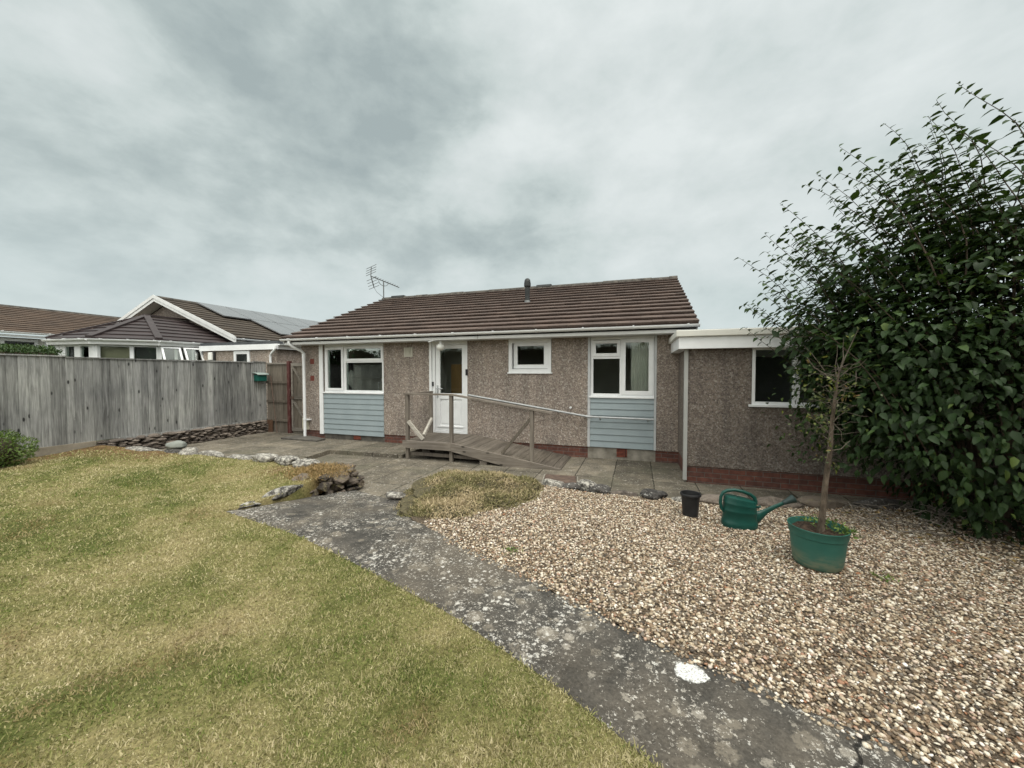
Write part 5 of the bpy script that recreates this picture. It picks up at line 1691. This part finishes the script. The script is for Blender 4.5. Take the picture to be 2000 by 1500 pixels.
# ------------------------------------------------------------------ tub with the sapling
TB = thing('plant_tub', 'green plastic tub with a scuffed base filled with dark soil', 'tub', (1.40, 3.66, 0.165))
tc_ = (1.40, 3.66, 0.165)
tubm, N, p, co, out = new_mat('dusty_green_tub')
sp = N.n('ShaderNodeSeparateXYZ', {0: co})
nz = N.noise(co, 6.0, 6.0, 0.65)
st = N.noise(N.n('ShaderNodeMapping', {'Vector': co, 'Scale': (1, 1, 4)}).outputs[0], 9.0, 5.0)
c = N.ramp(nz, [(0.3, (0.022, 0.098, 0.078)), (0.7, (0.034, 0.128, 0.102))])
dirt = N.math('MULTIPLY', N.smooth(N.math('ADD', sp.outputs[2], N.math('MULTIPLY', N.math('SUBTRACT', nz, .5), .10)), 0.02, 0.17, 1.0, 0.0), N.smooth(st, 0.34, 0.60, 0.15, 0.8))
c = N.mix(dirt, c, (0.165, 0.185, 0.125))
N.put(p, 'Base Color', c); p.inputs['Roughness'].default_value = 0.5
tb = MB()
tb.lathe(tc_, [(0.150, -0.01), (0.158, 0.0), (0.166, 0.03), (0.176, 0.12), (0.186, 0.225), (0.187, 0.232), (0.193, 0.236), (0.199, 0.292), (0.203, 0.297), (0.202, 0.303), (0.196, 0.302), (0.188, 0.26), (0.182, 0.20)], 48)
tb.build('body', tubm, TB, smooth=True)
so_ = MB()
for i in range(11):
    pass
rings = []
n = 28
vs, fs_ = [], []
for i, r in enumerate(np.linspace(0.0, 0.188, 9)):
    for k in range(n):
        t = 2 * pi * k / n
        x, y = tc_[0] + r * cos(t), tc_[1] + r * sin(t)
        vs.append((x, y, tc_[2] + 0.245 + 0.05 * (vnoise(x * 18, y * 18, 2) - 0.35) + 0.03 * max(0, -cos(t - 0.3)) * r / 0.18))
for i in range(8):
    for k in range(n):
        fs_.append([i * n + k, i * n + (k + 1) % n, (i + 1) * n + (k + 1) % n, (i + 1) * n + k])
MB().add(vs, fs_).build('soil', SOIL, TB)
# small weeds at the rim
n = 110
a = RS.uniform(-0.3, 2.0, n); rr = RS.uniform(0.06, 0.20, n)
p_ = np.c_[tc_[0] + rr * np.cos(a), tc_[1] + rr * np.sin(a), tc_[2] + 0.27 + RS.rand(n) * 0.06]
n2 = 50
p2 = np.c_[tc_[0] + 0.17 + RS.normal(0, .025, n2), tc_[1] - 0.09 + RS.normal(0, .03, n2), tc_[2] + 0.28 + RS.rand(n2) * 0.04]
p_ = np.r_[p_, p2]; n += n2
leaves('weeds', p_, rdir(n) + np.array([0, 0, .5]), rdir(n) + np.array([0, 0, 1.]), RS.uniform(0.02, 0.045, n), RS.uniform(0.008, 0.018, n), RS.rand(n) * 0.8, SHRUBLEAF, TB)['kind'] = 'stuff'

SP = thing('sapling', 'thin half bare sapling with a straight brown trunk standing in the green tub', 'sapling', (1.42, 3.66, 0.41))
tk = MB()
Y0 = 3.66
trunk = [(1.420, Y0, 0.39), (1.428, Y0, 0.55), (1.444, Y0 + .005, 0.80), (1.466, Y0, 1.05), (1.476, Y0, 1.30), (1.494, Y0, 1.52), (1.508, Y0, 1.66), (1.515, Y0, 1.72)]
tk.tube(trunk, [0.029, 0.022, 0.020, 0.017, 0.014, 0.011, 0.008, 0.005], 12)
tk.build('trunk', BARK, SP, smooth=True)
bt = MB()
tw_tips = []
def twig(p, q, r=0.0045, sag=0.0):
    p, q = Vector(p), Vector(q)
    k1 = p.lerp(q, .35) + Vector((random.uniform(-.02, .02), random.uniform(-.02, .02), random.uniform(-.01, .03) + sag))
    k2 = p.lerp(q, .70) + Vector((random.uniform(-.02, .02), random.uniform(-.02, .02), random.uniform(-.02, .02) + sag))
    bt.tube([p, k1, k2, q], [r, r * .8, r * .6, r * .35], 5)
    tw_tips.append((k2, q))
twig((1.51, Y0, 1.68), (1.63, Y0, 2.04), .006); twig((1.505, Y0, 1.62), (1.30, Y0, 1.83), .006)
twig((1.515, Y0, 1.70), (1.54, Y0, 1.98), .004); twig((1.50, Y0, 1.66), (1.50, Y0, 1.92), .004)
twig((1.495, Y0, 1.56), (1.37, Y0, 1.62)); twig((1.498, Y0, 1.52), (1.63, Y0 + .05, 1.60)); twig((1.485, Y0, 1.42), (1.40, Y0 - .05, 1.48))
twig((1.480, Y0, 1.30), (1.59, Y0, 1.42)); twig((1.476, Y0, 1.20), (1.35, Y0 + .03, 1.36)); twig((1.470, Y0, 1.08), (1.60, Y0, 1.17)); twig((1.472, Y0, 1.15), (1.41, Y0 - .06, 1.20))
twig((1.62, Y0, 1.59), (1.66, Y0, 1.75), .003); twig((1.42, Y0, 1.72), (1.28, Y0, 1.92), .003)
for k in range(64):                                                  # fine dead twigs round the top
    zt_ = random.uniform(1.15, 1.74)
    s = Vector((1.47 + (zt_ - 1.15) * 0.07, Y0, zt_))
    d = Vector(rdir(1)[0]); d.z = d.z * .5 + .15
    twig(s, s + d.normalized() * random.uniform(.07, .24), .0022)
bt.build('branches', simple('dark_twig_bark', (0.060, 0.048, 0.037), (0.150, 0.125, 0.100), 20.0, 0.9), SP)
n = 120
cl = [((1.43, Y0 - .02, 1.12), .035, 18), ((1.46, Y0, 0.98), .03, 10), ((1.40, Y0, 1.02), .02, 4), ((1.41, Y0, 1.33), .04, 12), ((1.40, Y0, 1.48), .03, 8), ((1.55, Y0, 1.50), .03, 5), ((1.62, Y0, 2.02), .02, 5), ((1.36, Y0, 1.63), .06, 14), ((1.30, Y0, 1.80), .03, 6), ((1.50, Y0, 1.62), .10, 70), ((1.45, Y0, 1.45), .11, 60), ((1.38, Y0 + .05, 1.30), .09, 30), ((1.54, Y0, 1.42), .03, 6)]
pp = np.concatenate([np.array(c0) + RS.normal(0, s, (k, 3)) for c0, s, k in cl])
n = len(pp)
leaves('leaves', pp, rdir(n) + np.array([0, 0, -.2]), rdir(n) + np.array([0, -.3, .8]), RS.uniform(.022, .045, n), RS.uniform(.012, .022, n), np.clip(RS.normal(.5, .3, n), 0, 1), YELLOWLEAF, SP)

# ------------------------------------------------------------------ black pot
PT = thing('plant_pot', 'black plastic plant pot standing on the gravel beside the watering can', 'plant pot', (0.575, 4.60, 0.12))
MB().lathe((0.575, 4.60, 0.118), [(0.073, 0.0), (0.079, 0.004), (0.096, 0.215), (0.103, 0.217), (0.105, 0.246), (0.102, 0.250), (0.097, 0.248), (0.090, 0.20), (0.075, 0.02), (0.001, 0.02)], 40).build('body', BLACK, PT, smooth=True)
MB().lathe((0.575, 4.60, 0.118), [(0.105, 0.222), (0.1085, 0.225), (0.1085, 0.243), (0.105, 0.249)], 40, cap0=False).build('rim', BLACK, PT, smooth=True)

# ------------------------------------------------------------------ watering can
WC = thing('watering_can', 'dark green plastic watering can with a long spout and black rose on the gravel', 'watering can', (1.02, 4.42, 0.12))
wc = Vector((1.015, 4.42, 0.118))
ua = Vector((0.985, 0.17, 0)).normalized(); va = Vector((-ua.y, ua.x, 0))
def wp(u, v, z): return wc + ua * u + va * v + Vector((0, 0, z))
prof = [(0.96, 0.0), (1.03, 0.006), (1.05, 0.03), (1.045, 0.055), (1.01, 0.062), (0.985, 0.10), (0.975, 0.155), (0.995, 0.160), (0.995, 0.172), (0.975, 0.178), (0.955, 0.225), (0.965, 0.229), (0.965, 0.240), (0.94, 0.245), (0.925, 0.275), (0.88, 0.292), (0.70, 0.300), (0.35, 0.304), (0.001, 0.305)]
bd = MB()
n = 44
vs, fs_ = [], []
for r, z in prof:
    for k in range(n):
        t = 2 * pi * k / n
        # a rounded-oval plan, the top face tipped down towards the spout
        cu, su = cos(t), sin(t)
        e = 0.72
        uu = math.copysign(abs(cu) ** e, cu) * 0.158 * r
        vv = math.copysign(abs(su) ** e, su) * 0.098 * r
        zz = z - (0.030 * (uu / 0.158) * (z / 0.3) ** 2)
        vs.append(wp(uu, vv, zz))
for i in range(len(prof) - 1):
    for k in range(n):
        fs_.append([i * n + k, i * n + (k + 1) % n, (i + 1) * n + (k + 1) % n, (i + 1) * n + k])
fs_.append(list(range(n))[::-1])
bd.add(vs, fs_)
bd.build('body', CANGREEN, WC, smooth=True)
hn = MB()
hpts = [(-0.150, 0.150), (-0.178, 0.185), (-0.186, 0.24), (-0.182, 0.30), (-0.160, 0.345), (-0.120, 0.368), (-0.05, 0.376), (0.03, 0.362), (0.10, 0.335), (0.138, 0.305), (0.150, 0.270), (0.150, 0.235)]
hn.tube([wp(u, 0, z) for u, z in hpts], [0.017, 0.016, 0.0155, 0.0155, 0.016, 0.0165, 0.0165, 0.0165, 0.017, 0.018, 0.020, 0.02], 14)
hn.build('handle', CANGREEN, WC, smooth=True)
sp_ = MB()
sp_.tube([wp(0.085, 0, 0.085), wp(0.155, 0, 0.105), wp(0.20, 0, 0.130), wp(0.25, 0, 0.168), wp(0.32, 0, 0.212), wp(0.40, 0, 0.255), wp(0.425, 0, 0.268)], [0.080, 0.066, 0.044, 0.027, 0.021, 0.018, 0.018], 18, sq=0.62)
sp_.tube([wp(0.13, 0, 0.205), wp(0.19, 0, 0.198)], [0.010, 0.004], 8)
sp_.tube([wp(0.155, 0, 0.213), wp(0.200, 0.0, 0.214)], [0.006, 0.012], 8)
sp_.build('spout', CANGREEN, WC, smooth=True)
ro = MB()
ro.tube([wp(0.41, 0, 0.262), wp(0.455, 0, 0.285), wp(0.485, 0, 0.300), wp(0.505, 0, 0.311), wp(0.512, 0, 0.315)], [0.022, 0.028, 0.037, 0.044, 0.036], 20)
ro.build('rose', CANDARK, WC, smooth=True)
fo2 = MB()
fo2.lathe(wp(-0.075, 0, 0.3065), [(1.0, 0.006), (0.92, 0.009), (0.86, 0.006), (0.84, 0.0)], 24, (ua.x, ua.y), 0.062, 0.050, cap0=False)
fo2.build('filler_rim', CANGREEN, WC, smooth=True)
MB().lathe(wp(-0.075, 0, 0.311), [(0.86, 0.0), (0.001, 0.0005)], 24, (ua.x, ua.y), 0.062, 0.050, cap0=False).build('filler_opening', BLACK, WC)  # flat black disc painting the dark inside of the opening

# ------------------------------------------------------------------ drain cover
DC = thing('drain_cover', 'square rusty iron drain cover set in the paving at the end of the ramp', 'drain cover', (-1.15, 5.95, -0.02))
MB().prism([(-1.37, 5.70, -0.05), (-0.87, 5.74, -0.05), (-0.95, 6.24, -0.05), (-1.45, 6.20, -0.05)], (0, 0, 0.052)).build('plate', RUST, DC, bevel=0.004)
m = MB()
for a, b in (((-1.39, 5.67), (-0.84, 5.715)), ((-0.84, 5.715), (-0.93, 6.265)), ((-0.93, 6.265), (-1.475, 6.22)), ((-1.475, 6.22), (-1.39, 5.67))):
    m.bar((*a, -0.035), (*b, -0.035), 0.022, 0.05)
m.build('frame', CONC, DC)

# ------------------------------------------------------------------ loose stones
def stone(label, c, size, rot, mat, seed, group=None, rough=0.2, cat='stone'):
    m = MB()
    stone_mesh(m, c, size, rot, seed, rough, 3)
    o = m.build('edging_stone', mat, loc=(c[0], c[1], c[2] - size[2] / 2), smooth=False)
    for pl_ in o.data.polygons: pl_.use_smooth = True
    return tag(o, label, cat, group)


GL = 'stones edging the lawn above the patio'
GG = 'stones edging the gravel bed'
stone('long flat grey stone at the fence end of the lawn edge', (-8.80, 4.56, 0.262), (1.00, 0.26, 0.11), 0.03, PALESTONE, 1, GL, 0.12)
stone('flat grey slab under the smooth grey boulder', (-8.02, 4.58, 0.262), (0.70, 0.28, 0.13), -0.04, DARKSTONE, 2, GL, 0.12)
stone('smooth rounded grey boulder lying on top of the lawn edge', (-8.05, 4.63, 0.375), (0.44, 0.28, 0.19), 0.1, SMOOTHSTONE, 3, GL, 0.04)
stone('knobbly white lichen stone just right of the smooth boulder', (-7.52, 4.56, 0.29), (0.40, 0.24, 0.20), 0.2, PALESTONE, 4, GL, 0.3)
stone('pale pointed slab between the knobbly stone and the long thin slab', (-6.98, 4.60, 0.275), (0.84, 0.24, 0.14), -0.10, PALESTONE, 5, GL, 0.14)
stone('long thin pale slab level with the dry grass', (-6.30, 4.58, 0.285), (0.80, 0.22, 0.10), 0.03, PALESTONE, 6, GL, 0.12)
stone('pinkish lichen stone at the step corner of the lawn edge', (-5.74, 4.58, 0.31), (0.62, 0.28, 0.17), 0.12, PALESTONE, 7, GL, 0.25)
stone('white and dark cracked stone leaning by the wall end', (-5.25, 4.56, 0.30), (0.60, 0.26, 0.17), -0.25, PALESTONE, 8, GL, 0.25)
stone('squarish white lichen stone nearest the mossy wall end', (-4.85, 4.56, 0.29), (0.42, 0.28, 0.18), 0.3, PALESTONE, 9, GL, 0.25)
stone('long grey stone sloping beside the top corner of the path', (-4.20, 3.58, 0.215), (0.22, 0.66, 0.13), 0.12, PALESTONE, 12, GL, 0.12)
stone('small pale stone at the path corner next to the lawn', (-4.16, 3.12, 0.205), (0.16, 0.28, 0.07), 0.0, PALESTONE, 13, GL, 0.12)

# the broken end of the retaining wall
WE = MB()
rw = random.Random(5)
edge = [(-4.26, 4.06), (-4.06, 4.20), (-3.97, 4.46), (-3.98, 4.72), (-4.20, 4.80), (-4.40, 4.78)]
for lay, zl in enumerate((0.0, 0.08, 0.15, 0.215)):
    e = resample(edge, 7 - lay // 2)
    for k, (x, y) in enumerate(e):
        sh = 0.035 * lay
        stone_mesh(WE, (x - sh + rw.uniform(-.04, .03), y - sh * 0.2 + rw.uniform(-.04, .04), zl + rw.uniform(-.035, .035)), (rw.uniform(.12, .27), rw.uniform(.12, .24), rw.uniform(.08, .17)), rw.uniform(-1.5, 1.5), 300 + lay * 20 + k, 0.34, 3)
stone_mesh(WE, (-4.28, 4.46, 0.08), (0.50, 0.60, 0.34), 0.2, 390, 0.2, 3)
WE.rv = 0.2
WE.box(-9.9, 4.58, -0.12, -4.2, 4.66, 0.20)
we = thing('retaining_wall', 'broken mossy end of the low stone wall holding up the lawn', 'wall', (-4.15, 4.5, 0))
o = WE.build('stonework', MOSSSTONE, we)
n = 4200
pp = np.c_[RS.normal(-4.42, .24, n), RS.normal(4.34, .22, n), np.zeros(n)]
rr = np.hypot((pp[:, 0] + 4.42) / 0.48, (pp[:, 1] - 4.38) / 0.46)
k = rr < 1.0
pp, rr = pp[k], rr[k]; n = len(pp)
pp[:, 2] = 0.235 + 0.06 * (1 - rr ** 2) + RS.uniform(-.02, .03, n)
leaves('dry_moss', pp, rdir(n) + np.array([0, 0, .6]), rdir(n) + np.array([0, 0, .6]), RS.uniform(.02, .06, n), RS.uniform(.004, .009, n), np.clip(RS.normal(.62, .2, n), 0, 1), ORANGEGRASS, we)

stone('pale oval stone balanced beside the creeping plant at the path end', (-2.93, 4.10, 0.135), (0.27, 0.20, 0.11), 0.1, PALESTONE, 21, GG, 0.12)
stone('dark squat stone under the pale oval stone', (-2.96, 4.06, 0.055), (0.30, 0.24, 0.13), 0.4, DARKSTONE, 22, GG)
stone('white flat stone lying on the paving behind the creeping plant', (-2.36, 5.66, 0.01), (0.27, 0.16, 0.10), 0.2, PALESTONE, 23, None, 0.25)
for lab, c, s, r, mt, sd in (
    ('pale green grey stone in front of the rusty drain cover', (-1.16, 5.34, 0.10), (0.36, 0.26, 0.17), 0.1, PALESTONE, 31),
    ('brown mottled stone between two pale stones by the drain cover', (-0.86, 5.34, 0.09), (0.30, 0.24, 0.17), 0.3, DARKSTONE, 32),
    ('big white topped stone right of the drain cover', (-0.68, 5.40, 0.10), (0.34, 0.28, 0.18), -0.2, PALESTONE, 33),
    ('dark wedge shaped stone pointing towards the gravel', (-0.44, 5.24, 0.085), (0.30, 0.34, 0.16), 0.8, DARKSTONE, 34),
    ('low brown stone half sunk in the gravel edge', (-0.14, 5.20, 0.06), (0.34, 0.22, 0.12), 0.0, WALLSTONE, 35),
    ('black stone with white lichen spots left of the plant pot', (0.22, 5.16, 0.10), (0.34, 0.26, 0.18), 0.1, DARKSTONE, 36),
    ('flat white edged stone just behind the plant pot', (0.54, 5.14, 0.09), (0.36, 0.22, 0.13), 0.0, PALESTONE, 37),
    ('long grey kerb stone behind the watering can', (1.05, 5.20, 0.075), (0.62, 0.24, 0.13), 0.08, WALLSTONE, 38),
    ('dark kerb stone behind the watering can spout', (1.62, 5.32, 0.075), (0.56, 0.22, 0.13), 0.15, WALLSTONE, 39),
    ('mossy kerb stone behind the sapling trunk', (2.15, 5.46, 0.08), (0.58, 0.24, 0.14), 0.2, MOSSSTONE, 40),
    ('grey kerb stone nearest the big shrub', (2.70, 5.60, 0.08), (0.60, 0.24, 0.14), 0.2, DARKSTONE, 41)):
    stone(lab, (c[0], c[1], c[2] + (-0.005 if sd < 34 else 0.02 if sd < 38 else 0.06)), (s[0] * 1.1, s[1] * 1.05, s[2] * (1.0 if sd < 38 else 1.15)), r, mt, sd, GG, 0.24)

# dry twigs and litter under the big shrub
m = MB()
for k in range(70):
    p0 = Vector((random.uniform(2.3, 3.4), random.uniform(4.7, 5.6), random.uniform(0.11, 0.17)))
    a = random.random() * 2 * pi
    q = p0 + Vector((cos(a), sin(a), random.uniform(-.05, .18))) * random.uniform(.12, .45)
    md = p0.lerp(q, .5) + Vector((random.uniform(-.04, .04), random.uniform(-.04, .04), random.uniform(0, .06)))
    m.tube([p0, md, q], [.005, .004, .002], 5)
tag(m.build('dry_twigs', TWIG, loc=(2.8, 5.2, 0.1)), 'scatter of dry grey twigs on the gravel under the big shrub', 'twigs', kind='stuff')
n = 420
x_ = 2.2 + 1.9 * RS.rand(n); y_ = 5.5 - 2.4 * RS.rand(n) ** 1.3
k = y_ > 4.9 - 1.1 * (x_ - 2.2)
x_, y_ = x_[k], y_[k]; n = len(x_)
d_ = rdir(n); d_[:, 2] *= 0.2
V, F = leaf_arrays(np.c_[x_, y_, gravel_z(x_, y_) + 0.012 + RS.rand(n) * 0.015], d_, np.array([0, 0, 1.]) + rdir(n) * 0.4, RS.uniform(.03, .06, n), RS.uniform(.015, .028, n))
tag(mesh_np('leaf_litter', V, F, ORANGEGRASS, None, (3, 4.5, 0.1), np.repeat(RS.rand(n), 8)), 'dead brown leaves lying on the gravel below the big shrub', 'leaf litter', kind='stuff')
# little weeds in the gravel
for (x, y, lab) in ((-1.0, 2.98, 'tiny pale weed in the gravel beside the path'), (1.78, 3.55, 'small green weed in the gravel right of the tub'), (2.35, 3.15, 'low green weed in the gravel towards the big shrub')):
    n = 40
    pp = np.c_[x + RS.normal(0, .035, n), y + RS.normal(0, .03, n), float(gravel_z(np.array([x]), np.array([y]))[0]) + 0.008 + RS.rand(n) * .02]
    V, F = leaf_arrays(pp, rdir(n) + np.array([0, 0, .5]), rdir(n) + np.array([0, 0, 1.]), RS.uniform(.02, .04, n), RS.uniform(.008, .014, n))
    tag(mesh_np('weed', V, F, SHRUBLEAF, None, (x, y, 0.15), np.repeat(RS.rand(n), 8)), lab, 'weed')
